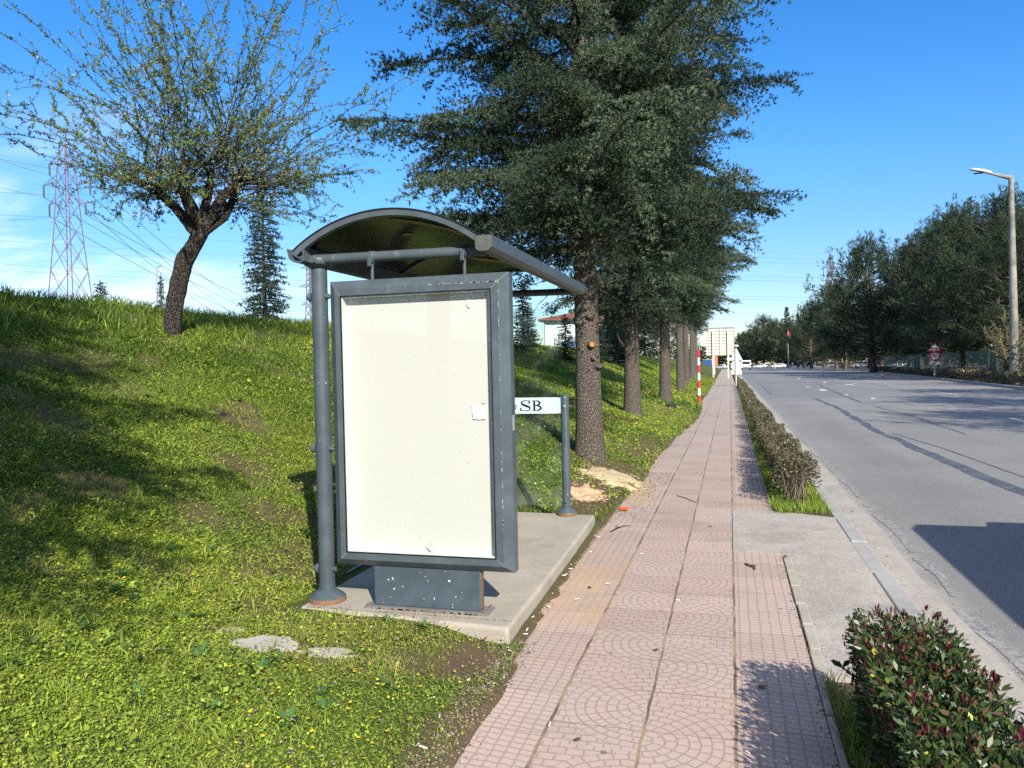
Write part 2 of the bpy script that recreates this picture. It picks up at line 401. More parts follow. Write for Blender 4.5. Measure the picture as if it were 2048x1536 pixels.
def glass_mat(name, tint, film=.10):
    m = MatB(name); t = m.node('ShaderNodeBsdfTransparent'); t.inputs[0].default_value=(*tint,1)
    g = m.node('ShaderNodeBsdfGlossy'); g.inputs['Roughness'].default_value=.02
    lw = m.node('ShaderNodeLayerWeight'); lw.inputs[0].default_value=.5; fc=N(m.nt,lw.outputs['Facing']); fr=fc*fc*fc*fc*.8+.035
    d = m.node('ShaderNodeBsdfDiffuse'); d.inputs[0].default_value=(.5,.55,.5,1)
    dm = m.node('ShaderNodeMixShader'); f = m.noise(3,5,.7).sm(.4,.9)*film; m.link(f, dm.inputs[0]); m.link(t.outputs[0], dm.inputs[1]); m.link(d.outputs[0], dm.inputs[2])
    x = m.node('ShaderNodeMixShader'); m.link(fr, x.inputs[0]); m.link(dm.outputs[0], x.inputs[1]); m.link(g.outputs[0], x.inputs[2])
    m.link(x.outputs[0], m.out.inputs[0]); m.nt.nodes.remove(m.b); return m.m
GLASS = glass_mat('greenish glass', (.89,.945,.91))
PGLASS = glass_mat('clear cover glass', (.97,.98,.97), 0.)

# ------------------------------------------------------------------ camera, sky, sun
cam = bpy.data.objects.new('camera', bpy.data.cameras.new('camera')); col.objects.link(cam); scene.camera = cam
cam.data.sensor_width = 36; cam.data.lens = 1540/2048*36; cam.data.clip_start = .05; cam.data.clip_end = 6000
YAW, PIT, ROL = R(15.831), R(1.134), R(-1.25)
F = Vector((-math.sin(YAW)*math.cos(PIT), math.cos(YAW)*math.cos(PIT), -math.sin(PIT))); R0 = Vector((math.cos(YAW), math.sin(YAW), 0)); U0 = R0.cross(F)
R1 = math.cos(ROL)*R0 + math.sin(ROL)*U0; U1 = math.cos(ROL)*U0 - math.sin(ROL)*R0
M = Matrix((R1, U1, -F)).transposed().to_4x4(); M.translation = (0,0,1.52); cam.matrix_world = M

SUN_EL, SUN_AZ = R(32), R(147)          # azimuth from +Y towards +X
sd = Vector((math.sin(SUN_AZ)*math.cos(SUN_EL), math.cos(SUN_AZ)*math.cos(SUN_EL), math.sin(SUN_EL)))
sun = bpy.data.objects.new('sun', bpy.data.lights.new('sun','SUN')); col.objects.link(sun)
sun.data.energy = 4.6; sun.data.angle = R(.53); sun.data.color = (1,.94,.82); sun.rotation_euler = sd.to_track_quat('Z','Y').to_euler()
w = bpy.data.worlds.new('World'); scene.world = w; w.use_nodes = True; nt = w.node_tree; nt.nodes.clear()
wo = nt.nodes.new('ShaderNodeOutputWorld'); bg = nt.nodes.new('ShaderNodeBackground'); nt.links.new(bg.outputs[0], wo.inputs[0])
sky = nt.nodes.new('ShaderNodeTexSky'); sky.sky_type='NISHITA'; sky.sun_disc=False; sky.sun_elevation=SUN_EL; sky.sun_rotation=SUN_AZ
sky.air_density=1.0; sky.dust_density=.0; sky.ozone_density=2.2; sky.altitude=100
hs = nt.nodes.new('ShaderNodeHueSaturation'); hs.inputs['Saturation'].default_value=1.32; hs.inputs['Value'].default_value=1.0; tn=nt.nodes.new('ShaderNodeMix'); tn.data_type='RGBA'; tn.blend_type='MULTIPLY'; tn.inputs[0].default_value=1; tn.inputs[7].default_value=(.95,.965,1.08,1); nt.links.new(sky.outputs[0], tn.inputs[6]); nt.links.new(tn.outputs[2], hs.inputs['Color'])
tc = nt.nodes.new('ShaderNodeTexCoord'); sp = nt.nodes.new('ShaderNodeSeparateXYZ'); nt.links.new(tc.outputs['Generated'], sp.inputs[0])
dx,dy,dz = [N(nt,o) for o in sp.outputs]
hz = dz.sm(-.02,.30)*.42+.58; nt.links.new(hz.s, hs.inputs['Value'])
cx = nt.nodes.new('ShaderNodeCombineXYZ'); nt.links.new((dx/(dz+.12)).s, cx.inputs[0]); nt.links.new((dy/(dz+.12)).s, cx.inputs[1]); nt.links.new((dz*4).s, cx.inputs[2])
mp = nt.nodes.new('ShaderNodeMapping'); mp.inputs['Rotation'].default_value=(0,0,.5); mp.inputs['Scale'].default_value=(.55,1.3,1); nt.links.new(cx.outputs[0], mp.inputs[0])
cn = nt.nodes.new('ShaderNodeTexNoise'); cn.inputs['Scale'].default_value=1.15; cn.inputs['Detail'].default_value=8; cn.inputs['Roughness'].default_value=.58; cn.inputs['Distortion'].default_value=.5; nt.links.new(mp.outputs[0], cn.inputs['Vector'])
cl = N(nt, cn.outputs[0]).sm(.44,.70) * dz.sm(.33,.20) * dz.sm(-.02,.06) * (dx.sm(-.48,-.66).max(dz.sm(.17,.10)*dx.sm(-.2,-.5)*.6)) * .55
fill_veil = dz.sm(.58,.80)*(N(nt,cn.outputs[0]).sm(.30,.62)*.36+.10); cl = cl.max(fill_veil)  # unseen cloud overhead, added to lift and neutralise the shadow fill
mx = nt.nodes.new('ShaderNodeMix'); mx.data_type='RGBA'; nt.links.new(cl.s, mx.inputs[0]); nt.links.new(hs.outputs[0], mx.inputs[6]); mx.inputs[7].default_value=(7.6,7.6,7.7,1)
nt.links.new(mx.outputs[2], bg.inputs[0]); bg.inputs[1].default_value = .115
scene.view_settings.view_transform='Standard'; scene.view_settings.look='None'; scene.view_settings.gamma=1; scene.view_settings.exposure=.82
cy = scene.cycles; cy.max_bounces=6; cy.diffuse_bounces=3; cy.glossy_bounces=3; cy.transmission_bounces=4; cy.transparent_max_bounces=12
cy.caustics_reflective=False; cy.caustics_refractive=False; cy.use_denoising=False; cy.sample_clamp_indirect=4
try: cy.denoiser='OPENIMAGEDENOISE'; cy.denoising_input_passes='RGB_ALBEDO_NORMAL'; cy.denoising_prefilter='FAST'
except Exception: pass
# ------------------------------------------------------------------ setting: ground, pavement, kerb, road
def axis(*segs):
    out = []
    for a,b,st in segs: out += list(np.arange(a,b,st))
    return np.array(out + [segs[-1][1]])
gx = np.concatenate([-np.geomspace(900,14.5,26), axis((-14,-6,.22),(-6,-.70,.065)), [-.6,4,9], axis((10,40,.9)), np.geomspace(42,900,18)])
gy = np.concatenate([[-60,-40,-25,-15,-8,-4,-2], axis((-1,1.5,.4),(1.5,8,.065),(8,14,.12),(14,40,.35),(40,110,2.)), np.geomspace(115,1800,18)])
GX,GY = np.meshgrid(gx,gy,indexing='ij'); GZ = terrain(GX,GY)
b = bare(GX,GY)[...,None]; soil = np.array([.125,.085,.052]); grn = np.array([.075,.10,.022])
soilv = soil*(.75+.6*fbm(GX*3,GY*3)[...,None])
C = soilv*b + grn*(1-b)
C = np.where((GX>5)[...,None], np.array([.10,.08,.05]), C)
v = Veg(); nx,ny = GX.shape; i,j = np.meshgrid(np.arange(nx-1),np.arange(ny-1),indexing='ij')
v.add(np.stack([GX,GY,GZ],-1).reshape(-1,3), C.reshape(-1,3), Q=np.stack([i*ny+j,(i+1)*ny+j,(i+1)*ny+j+1,i*ny+j+1],-1).reshape(-1,4))
tag(v.obj('ground', GROUND, smooth=True), kind='structure')

def strip(name, xl, xr, ys, z, mat, th=.25):
    """band along Y between two edge functions, with thickness"""
    mb = MB(); n = len(ys)
    L = [(xl(y) if callable(xl) else xl) for y in ys]; Rr = [(xr(y) if callable(xr) else xr) for y in ys]
    vs = [(L[k],ys[k],z) for k in range(n)] + [(Rr[k],ys[k],z) for k in range(n)] + [(L[k],ys[k],z-th) for k in range(n)] + [(Rr[k],ys[k],z-th) for k in range(n)]
    fs = [(k,n+k,n+k+1,k+1) for k in range(n-1)] + [(k+1,k+1+2*n,k+2*n,k) for k in range(n-1)] + [(n+k,3*n+k,3*n+k+1,n+k+1) for k in range(n-1)]
    mb.add(vs, fs + [(0,2*n,3*n,n),(n-1,2*n-1,4*n-1,3*n-1)]); return struct(name, mb, mat)
ysn = list(np.arange(-3,60,1.)) + [70,85,100,130,180,260]
wr = lambda y: (.37 if y < 6.5 else .375)
strip('pavement', lambda y: float(walk_l(y))-.12, lambda y: .37, [y for y in ysn if y < 6.5]+[6.45], 0, WALK)
strip('pavement', lambda y: float(walk_l(y))-.12, lambda y: -.004, [6.45,7,7.5,8,8.3], 0, WALK)
strip('pavement', lambda y: float(walk_l(y))-.12, lambda y: .40-.0022*max(y-40,0), [8.3]+[y for y in ysn if y > 8.3], 0, WALK)
# rough concrete strip by the kerb, with its crossing towards the paving
mb = MB(); edge = [(.395,3.95),(.41,4.6),(.40,5.3),(.425,6.0),(.40,6.42),(.26,6.44),(.12,6.46),(.0,6.47),(.0,7.2),(.0,8.28),(.2,8.30),(.45,8.27),(.7,8.16),(.952,8.02),(.952,3.95)]
mb.prism(edge,'z',-.2,.006); struct('kerbside_concrete', mb, PATCH)
mb = MB(); y=-2.; 
while y < 3.9: mb.box(.373,.405,y+.01,y+.49,-.1,.012); y += .5
y=3.9
while y < 6.3:
    o=.012*random.random(); mb.box(.373+o,.43+o,y+.01,y+.39,-.1,.010+.006*random.random()); y += .4
struct('edging', mb, SLAB, bevel=.006)
mb = MB(); mb.box(.405,.952,-3,3.93,-.2,-.012); mb.box(.41,.952,8.1,60,-.2,-.004); mb.box(.40,.952,60,200,-.2,-.004)
SOILM = simple('dark verge soil', (.085,.062,.040), .95, var=.6, scale=14, bump=1., bscale=50)
struct('verge', mb, SOILM)
# kerb stones, one metre apart
mb = MB(); y = -3.
while y < 60:
    j = random.uniform(-.004,.004); mb.box(.956+j,1.082+j,y+.004,y+.996,-.3,.004+j); y += 1.
mb.box(.956,1.082,60,300,-.3,.002)
struct('kerb', mb, KERB, bevel=.012)
strip('gutter', lambda y: 1.083, lambda y: 1.37+.02*math.sin(y*1.7), list(np.arange(-3,60,.5))+[100,300], -.116, GUTTER)
mb = MB(); ysr = [-40,0,20,45,65,90,130,200,320,520]
n=len(ysr); mb.add([(1.05,y,-.12) for y in ysr]+[(float(kerb_r(y)),y,-.12) for y in ysr], [(k,n+k,n+k+1,k+1) for k in range(n-1)]); struct('road', mb, ROAD)
mb = MB(); mb.add([(float(kerb_r(y)),y,z) for z in (-.3,.02) for y in ysr]+[(float(kerb_r(y))+.28,y,z) for z in (-.3,.02) for y in ysr],
    [(k,k+1,n+k+1,n+k) for k in range(n-1)]+[(n+k,n+k+1,3*n+k+1,3*n+k) for k in range(n-1)]+[(3*n+k,3*n+k+1,2*n+k+1,2*n+k) for k in range(n-1)])
struct('kerb', mb, KERB)
# road paint
def quadstrip(mb, p, q, w, z, seg=1):
    p=Vector((*p,0)); q=Vector((*q,0)); d=(q-p).normalized(); s=Vector((d.y,-d.x,0))*w/2
    mb.add([(a.x,a.y,z) for a in (p-s,p+s,q+s,q-s)],[(0,1,2,3)])
mb = MB()
for a,bb,wd in [((9.62,29.0),(10.15,46.3),.13),((10.5,57),(11.05,72),.13),((7.9,56.6),(8.15,60.5),.35),((8.15,59.2),(9.25,62.5),.25),((8.9,52.2),(7.7,58.0),.18),((7.15,21.6),(7.35,24),.16),((5.9,36),(6.05,37.2),.18),((5.4,40),(5.5,41.3),.18),
      ((5.1,46.5),(5.25,49.5),.35),((4.9,54),(5.0,55.6),.2),((3.2,62),(8.4,63.2),.25),((9.2,62),(11.5,61.2),.3),((6.6,82.0),(7.0,86.5),.25),((7.2,65),(7.45,68),.25),((1.9,84.6),(6.1,85.2),.6),((3.0,98),(10.5,99.5),.5),((9.,72),(9.3,78),.16),((11.6,84),(12.2,96),.16),((6.4,108),(13,112),.5),((4.5,128),(14,131),.6),((8,146),(18,149),.8)]:
    quadstrip(mb,a,bb,wd,-.114)
struct('road_markings', mb, MARK)
# sealed cracks with ragged edges
def seam(mb, pts, w, jag):
    P = []
    for (x0,y0),(x1,y1) in zip(pts,pts[1:]):
        k = max(2,int(math.hypot(x1-x0,y1-y0)/.13))
        for t in range(k): P.append((x0+(x1-x0)*t/k, y0+(y1-y0)*t/k))
    P.append(pts[-1]); a=np.array(P); n=len(a); d=np.gradient(a,axis=0); d/=np.linalg.norm(d,axis=1)[:,None]; s=np.stack([d[:,1],-d[:,0]],1)
    q=np.arange(n)*.13; wl=w*(.5+jag*(fbm(q*1.1,q*0+3.3)-.3)+.25*(vnoise(q*5,q*0)-.5)); wr_=w*(.5+jag*(fbm(q*.9,q*0+9.1)-.3)+.25*(vnoise(q*5,q*0+7)-.5))
    c = a + s*((fbm(q*.35,q*0+20,2)-.5)*.12)[:,None]
    L=c-s*np.maximum(wl,.006)[:,None]; Rr=c+s*np.maximum(wr_,.006)[:,None]
    mb.add([(x,y,-.1165) for x,y in L]+[(x,y,-.1165) for x,y in Rr],[(k,n+k,n+k+1,k+1) for k in range(n-1)])
mb=MB()
seam(mb,[(3.45,3),(3.40,10.6),(3.32,14),(3.27,19),(3.6,27.5),(3.67,37.4)],.12,1.4)
seam(mb,[(3.95,7),(3.85,12),(3.75,16),(3.5,19)],.035,.5)
seam(mb,[(4.85,18.6),(5.1,24),(5.0,30.2)],.05,.5); seam(mb,[(4.94,33.1),(5.6,48),(6.55,66.3)],.09,.8); seam(mb,[(1.45,37.5),(3.67,37.5)],.05,.4)
seam(mb,[(2.0,42),(2.2,60)],.06,.5); seam(mb,[(8.6,30),(9.1,44),(9.6,60)],.06,.6)
struct('crack_sealing', mb, TAR)
mb=MB(); 
for a,b_ in ((2.8,5.6),(5.9,7.0),(7.2,8.9),(9.1,9.5),(9.9,11.6),(12.2,15.0),(16,21)):
    x=1.40+random.uniform(0,.04); seam(mb,[(x,a),(x+.05,(a+b_)/2),(x+.01,b_)],.042,1.9)
_t = MatB('weathered joint filler'); _n = _t.noise(16,6,.8); _t.base(_t.mix(_n.sm(.42,.58), (.15,.158,.172), (.31,.29,.262))).rough(.85); TARL = _t.m
struct('gutter_joint', mb, TARL)
mb=MB(); sl=[(-2.55,4.13),(-2.3,4.10),(-1.7,4.06),(-1.19,4.02),(-1.205,4.9),(-1.235,6.1),(-1.268,7.30),(-1.9,7.34),(-2.55,7.36)]
mb.prism(sl,'z',-.1,.1); struct('shelter_slab', mb, SLAB, bevel=.022, seg=3)
# ------------------------------------------------------------------ bus shelter
SH = thing('bus_shelter','grey bus shelter with curved smoked roof and glass walls on a concrete slab','bus shelter',(-1.9,5.7,.1))
def flange(name, x, y, r, parent):
    mb=MB().lathe(x,y,[(r*1.02,.1),(r*1.06,.112),(r*1.06,.128),(r,.135),(r*.62,.165),(r*.5,.172),(r*.5,.185)],28); f=obj(name,mb,GREY,parent,smooth=True)
    obj('rust_rim', MB().lathe(x,y,[(r*1.05,.1),(r*1.10,.104),(r*1.09,.126),(r*1.03,.130)],28), RUST, f, smooth=True); return f
def post(x, y, r, top, parent, cap=True):
    mb=MB().lathe(x,y,[(r,.1),(r,top)],28); p=obj('post',mb,GREY,parent,smooth=True)
    flange('base_flange',x,y,r*2.15,p); return p
p=post(-2.44,4.28,.049,2.19,SH)
mb=MB().lathe(-2.44,4.28,[(.05,2.165),(.088,2.185),(.094,2.20),(.09,2.225),(.06,2.245)],24); mb.box(-2.47,-2.41,4.185,4.20,2.19,2.235); obj('post_cap',mb,GREY,p,bevel=.004,smooth=True)
for z in (1.99,1.05,.30):
    mb=MB(); mb.disc((-2.485,4.27,z),(-1,0,0),.028,.022); mb.disc((-2.506,4.27,z),(-1,0,0),.018,.012); obj('bolt',mb,GREY,p,bevel=.002); obj('bolt',MB().disc((-2.397,4.27,z),(1,0,0),.016,.03),GREY,p,bevel=.002)
post(-2.44,5.78,.049,2.19,SH); post(-2.44,7.25,.049,2.19,SH)
# cross beams under the roof
for y in (4.245,6.85):
    obj('beam', MB().tube([(-2.40,y,2.215),(-1.345,y,2.205)],.031,18), GREYL, SH, smooth=True)
# roof arch
XC, HALF, Z0R, SAG = -1.925, .592, 2.245, .205
RAD=(HALF**2+SAG**2)/(2*SAG); ZC=Z0R+SAG-RAD; A=math.asin(HALF/RAD)
def arc(r,n=26): return [(XC+r*math.sin(-A+2*A*k/n), ZC+r*math.cos(-A+2*A*k/n)) for k in range(n+1)]
def arcband(r0,r1,y0,y1):
    return MB().prism(arc(r0)+arc(r1)[::-1],'y',y0,y1)
def roofmat():
    m=MatB('smoked polycarbonate'); n=m.noise(4,5,.6); sp=m.noise(70,2).sm(.6,.75)
    c=m.mix(n,(.006,.0045,.004),(.016,.012,.010)); c=m.mix(sp*.3,c,(.10,.08,.05)); m.base(c).rough(.22); m.b.inputs['Specular IOR Level'].default_value=.5
    t=m.node('ShaderNodeBsdfTranslucent'); t.inputs[0].default_value=(.004,.003,.0025,1); a=m.node('ShaderNodeAddShader'); m.link(m.b.outputs[0],a.inputs[0]); m.link(t.outputs[0],a.inputs[1]); m.link(a.outputs[0],m.out.inputs[0]); return m.m
roof=obj('roof', arcband(RAD-.006,RAD,4.165,6.95), roofmat(), SH, smooth=True)
for y0,y1,e in ((4.125,4.165,.012),(5.55,5.59,.0),(6.95,6.99,.012)):
    obj('roof_rib', arcband(RAD-.022,RAD+e if e else RAD-.007,y0,y1), GREYL, SH, smooth=True)
obj('roof_edging', arcband(RAD+.012,RAD+.020,4.120,4.145), BLACK, SH, smooth=True)
PATCHM=simple('painted roof sun patch',(.17,.14,.025),.5,var=.3,scale=20)  # sun showing through the roof, painted on as olive-yellow shapes
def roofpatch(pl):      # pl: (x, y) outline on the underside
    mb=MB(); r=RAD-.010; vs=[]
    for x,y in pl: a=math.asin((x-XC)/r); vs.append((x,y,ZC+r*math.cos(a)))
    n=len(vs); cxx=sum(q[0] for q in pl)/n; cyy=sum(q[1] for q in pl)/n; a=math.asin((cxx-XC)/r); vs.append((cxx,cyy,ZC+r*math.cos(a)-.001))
    mb.add(vs,[(i,(i+1)%n,n) for i in range(n)]); obj('sun_patch',mb,PATCHM,roof)
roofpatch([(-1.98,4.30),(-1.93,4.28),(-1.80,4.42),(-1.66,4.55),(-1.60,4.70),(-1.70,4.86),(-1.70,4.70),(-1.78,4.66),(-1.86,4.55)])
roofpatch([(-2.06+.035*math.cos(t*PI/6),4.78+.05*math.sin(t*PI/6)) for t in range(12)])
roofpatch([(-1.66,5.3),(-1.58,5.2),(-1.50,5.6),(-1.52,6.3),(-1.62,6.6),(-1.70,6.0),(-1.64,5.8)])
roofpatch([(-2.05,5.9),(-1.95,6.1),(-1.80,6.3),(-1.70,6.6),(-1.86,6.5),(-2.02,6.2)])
# gutters
gp=[(a-.03,min(c,2.272)) for a,c in [(-1.335,2.285),(-1.335,2.20),(-1.315,2.185),(-1.262,2.185),(-1.238,2.205),(-1.238,2.285),(-1.245,2.285),(-1.245,2.21),(-1.265,2.192),(-1.312,2.192),(-1.328,2.205),(-1.328,2.285)]]
g=obj('gutter', MB().prism(gp,'y',4.13,6.99), GREYL, SH)
obj('end_plate', MB().prism(gp[:6],'y',4.118,4.129), simple('cream end plate',(.085,.09,.082),.6,var=.5,scale=25), g)
obj('gutter_lid', MB().box(-1.357,-1.276,4.16,6.98,2.260,2.267), GREYL, g)
gl=[(a+.035,c) for a,c in [(-2.485,2.28),(-2.485,2.195),(-2.51,2.185),(-2.555,2.19),(-2.585,2.21),(-2.60,2.272),(-2.592,2.272),(-2.578,2.215),(-2.553,2.198),(-2.512,2.193),(-2.493,2.20),(-2.493,2.28)]]
obj('gutter', MB().prism(gl,'y',4.12,6.99), GREYL, SH)
# glass
obj('glass_panel', MB().box(-2.40,-1.545,7.246,7.256,.19,2.10), GLASS, SH)
obj('glass_panel', MB().box(-2.386,-2.376,4.42,5.70,.24,2.02), GLASS, SH); obj('glass_panel', MB().box(-2.386,-2.376,5.86,7.17,.24,2.02), GLASS, SH)
for y in (4.5,5.6,5.95,7.1):
    for z in (.45,1.7): obj('glass_clamp', MB().box(-2.43,-2.37,y-.03,y+.03,z-.03,z+.03), GREY, SH, bevel=.005)
e=obj('end_post', MB().lathe(-1.533,7.25,[(.040,.1),(.040,1.225),(.037,1.240),(.028,1.252),(.010,1.258)],26), GREY, SH, smooth=True)
flange('base_flange',-1.533,7.25,.088,e)
for z in (1.15,.235): obj('bolt', MB().disc((-1.53,7.213,z),(0,-1,0),.014,.014), STEEL if z>1 else GREY, e, bevel=.003)
band=obj('name_band', MB().box(-2.36,-1.60,7.238,7.245,1.08,1.236), simple('pale blue-white band',(.47,.60,.62),.35,var=.04), SH)
obj('band_clip', MB().box(-1.60,-1.555,7.236,7.246,1.082,1.234), simple('frosted clip',(.42,.52,.52),.3), SH)
# serif letters, flat shapes standing 1 mm proud of the band
LY=7.2368
def ribbon(mb, pts, wid):
    n=len(pts); a=np.array(pts); d=np.gradient(a,axis=0); d/=np.linalg.norm(d,axis=1)[:,None]; s=np.stack([-d[:,1],d[:,0]],1); wv=np.array(wid)[:,None]/2
    L=a+s*wv; Q=a-s*wv
    for yy in (LY,):
        mb.add([(x,yy,z) for x,z in L]+[(x,yy,z) for x,z in Q],[(k,k+1,n+k+1,n+k) for k in range(n-1)])
def cat(P,m=8):
    P=np.array([P[0]]+list(P)+[P[-1]],float); out=[]
    for i in range(1,len(P)-2):
        for t in np.arange(m)/m:
            p0,p1,p2,p3=P[i-1:i+3]; out.append(.5*((2*p1)+(-p0+p2)*t+(2*p0-5*p1+4*p2-p3)*t*t+(-p0+3*p1-3*p2+p3)*t**3))
    return out+[P[-2]]
mb=MB(); x0,z0=-1.975,1.118; H=.086
S=cat([(.058,.066),(.050,.080),(.030,.085),(.010,.074),(.012,.056),(.032,.043),(.054,.030),(.056,.012),(.034,.001),(.010,.006),(.002,.022)])
q=np.linspace(0,1,len(S)); z0=1.107; ribbon(mb,[(x0+a*1.72,z0+c*1.18) for a,c in S],.006+.016*np.exp(-((q-.5)/.2)**2))
def rect(a,b,c,d): mb.add([(a,LY-.0003,c),(b,LY-.0003,c),(b,LY-.0003,d),(a,LY-.0003,d)],[(0,1,2,3)])
rect(x0+.086,x0+.101,z0+.070,z0+.101); rect(x0+.0,x0+.014,z0,z0+.031)
x0=-1.858; H=.101; rect(x0+.016,x0+.036,z0,z0+H); rect(x0,x0+.05,z0+H-.005,z0+H); rect(x0,x0+.05,z0,z0+.005)
for zb,zt,w in ((.050,.101,.046),(.0,.054,.057)):
    c=[(x0+.034+w*math.sin(t),z0+(zb+zt)/2+(zt-zb-.005)/2*math.cos(t)) for t in np.linspace(0.02,PI-.02,16)]; ribbon(mb,[(x0+.030,c[0][1])]+c+[(x0+.030,c[-1][1])],[.004]+list(.004+.016*np.sin(np.linspace(0,PI,16)))+[.004])
for k in range(4):      # the emblem before the letters
    t=k*PI/4; ribbon(mb,[(-2.040+.040*math.cos(t),z0+.040+.034*math.sin(t)),(-2.040-.040*math.cos(t),z0+.040-.034*math.sin(t))],[.008,.008])
lt=obj('lettering',mb,BLACKP,band)
mb=MB(); ribbon(mb,[(-1.752+.007*math.cos(t),z0+.088+.007*math.sin(t)) for t in np.linspace(0,2*PI,12)],[.002]*12); obj('registered_mark',mb,simple('pale print',(.25,.32,.34),.5),band)

# ------------------------------------------------------------------ advertising light box
AD = thing('advertising_display','blank white poster in a grey metal frame on a pedestal before the shelter','display',(-1.765,4.24,.1))
YF=4.17; X0,X1,Z0,Z1=-2.33,-1.20,.352,2.072; IX0,IX1,IZ0,IZ1=-2.236,-1.302,.441,1.972; CH=.050; YB=4.31
def ring(o, i, yo, yi): pass
fx0,fx1,fz0,fz1=X0+CH,X1-CH,Z0+.042,Z1-CH
mb=MB(); 
def rect4(x0,x1,z0,z1,y): return [(x0,y,z0),(x1,y,z0),(x1,y,z1),(x0,y,z1)]
rings=[rect4(IX0,IX1,IZ0,IZ1,4.245),rect4(IX0,IX1,IZ0,IZ1,YF),rect4(fx0,fx1,fz0,fz1,YF),rect4(X0,X1,Z0,Z1,YF+.045),rect4(X0,X1,Z0,Z1,YB-.02),rect4(X0+.02,X1-.02,Z0+.02,Z1-.02,YB)]
vs=sum(rings,[]); fs=[(r*4+k,r*4+(k+1)%4,(r+1)*4+(k+1)%4,(r+1)*4+k) for r in range(5) for k in range(4)]+[(20,21,22,23)]
mb.add(vs,fs); fr=obj('frame',mb,GREYL,AD,bevel=.003)
mb=MB(); w=.0022; y=YF-.0012
for (xa,za,xb,zb) in ((fx0,fz0,IX0,IZ0),(fx1,fz0,IX1,IZ0),(fx1,fz1,IX1,IZ1),(fx0,fz1,IX0,IZ1)): mb.add([(xa-w*.5,y,za),(xa+w*.5,y,za),(xb+w*.5,y,zb),(xb-w*.5,y,zb)],[(0,1,2,3)])
obj('mitre_seam',mb,simple('bare worn edge',(.36,.355,.32),.6,var=.5,scale=40),fr)
mb=MB(); y=YF-.0014          # paint worn off along the top and right edges
for k in range(26):
    x=fx1-abs(random.gauss(0,.22)); l=random.uniform(.005,.04); mb.box(x-l,min(x,fx1-.002),y-.0004,y,fz1-random.uniform(.006,.010),fz1-.004)
for k in range(24):
    z=random.uniform(fz0,fz1); l=random.uniform(.004,.03); mb.box(fx1-random.uniform(.002,.0045),fx1-.001,y-.0004,y,z,z+l)
obj('paint_chip',mb,simple('chipped primer',(.40,.39,.34),.7,var=.3,scale=50),fr)
mb=MB(); g=.006
mb.box(IX0-g,IX1+g,YF-.003,YF+.01,IZ0-g,IZ0); mb.box(IX0-g,IX1+g,YF-.003,YF+.01,IZ1,IZ1+g); mb.box(IX0-g,IX0,YF-.003,YF+.01,IZ0,IZ1); mb.box(IX1,IX1+g,YF-.003,YF+.01,IZ0,IZ1)
obj('gasket',mb,BLACK,AD)
po=obj('poster',MB().box(IX0+.001,IX1-.001,4.232,4.236,IZ0+.001,IZ1-.001),POSTER,AD)
obj('inner_lining',MB().box(IX0,IX0+.006,4.176,4.231,IZ0,IZ1).box(IX1-.006,IX1,4.176,4.231,IZ0,IZ1).box(IX0+.007,IX1-.007,4.176,4.231,IZ0,IZ0+.006).box(IX0+.007,IX1-.007,4.176,4.231,IZ1-.006,IZ1),simple('pale inner lining',(.70,.70,.68),.4,var=.05),AD)
obj('cover_glass',MB().box(IX0,IX1,YF+.001,YF+.004,IZ0,IZ1),PGLASS,AD)
# scraps and scratches on the cover glass
mb=MB(); xs=np.linspace(-1.437,-1.360,7); zs=np.linspace(1.232,1.312,6); V=[]
for a in xs:
    for c in zs: V.append((a+random.uniform(-.005,.005),4.226-.006*abs(vnoise(a*60,c*60)),c+random.uniform(-.006,.006)))
mb.add(V,[(i*6+j,(i+1)*6+j,(i+1)*6+j+1,i*6+j+1) for i in range(6) for j in range(5)]); obj('paper_scrap',mb,simple('torn white paper',(.80,.80,.78),.7,var=.04),AD)
mb=MB()
def blade(pts,w):
    a=np.array(pts); n=len(a); d=np.gradient(a,axis=0); d/=np.linalg.norm(d,axis=1)[:,None]+1e-9; s=np.stack([-d[:,1],d[:,0]],1); ww=w*np.sin(np.linspace(.15,PI-.1,n))[:,None]
    mb.add([(x,YF-.0006,z) for x,z in a+s*ww]+[(x,YF-.0006,z) for x,z in a-s*ww],[(k,k+1,n+k+1,n+k) for k in range(n-1)])
blade([(-1.722,.520),(-1.700,.507),(-1.682,.488),(-1.668,.464)],.006)
blade([(-1.35,1.372),(-1.335,1.366),(-1.32,1.371)],.004); blade([(-1.345,1.392),(-1.338,1.378)],.002)
for k in range(46):
    a=random.uniform(IX0+.05,IX1-.04); c=random.uniform(IZ0+.03,IZ1-.08) if k%3 else IZ0+.03+abs(random.gauss(0,.03)); t=random.uniform(-1.2,1.2) if k%3 else random.uniform(.9,2.0); l=random.uniform(.004,.016); blade([(a,c),(a+l*.5*math.cos(t),c+l*.5*math.sin(t)),(a+l*math.cos(t),c+l*math.sin(t))],.0013)
obj('scratches',mb,simple('grey scuff',(.42,.42,.43),.7),AD)
obj('paper_scrap',MB().add([(-1.462,4.226,1.895),(-1.452,4.222,1.93),(-1.435,4.220,1.905),(-1.437,4.224,1.882),(-1.452,4.224,1.878)],[(0,1,2,3,4)]),WHITEP,AD)
obj('sticker',MB().box(X1+.0005,X1+.0015,4.222,4.262,1.165,1.255),simple('worn silver label',(.45,.46,.48),.35,.3,var=.4,scale=40),AD)
pd=obj('pedestal',MB().box(-2.09,-1.415,4.222,4.295,.112,Z0-.0),paint('spattered grey steel',(.060,.082,.100),.5,chips=1.6),AD,bevel=.006)
obj('rust_edge',MB().box(-1.4165,-1.4115,4.228,4.262,.13,.34),RUST,pd)
bp=obj('base_plate',MB().box(-2.145,-1.36,4.185,4.335,.101,.111),paint('dirty base plate',(.17,.17,.165),.6,chips=3),AD,bevel=.003)
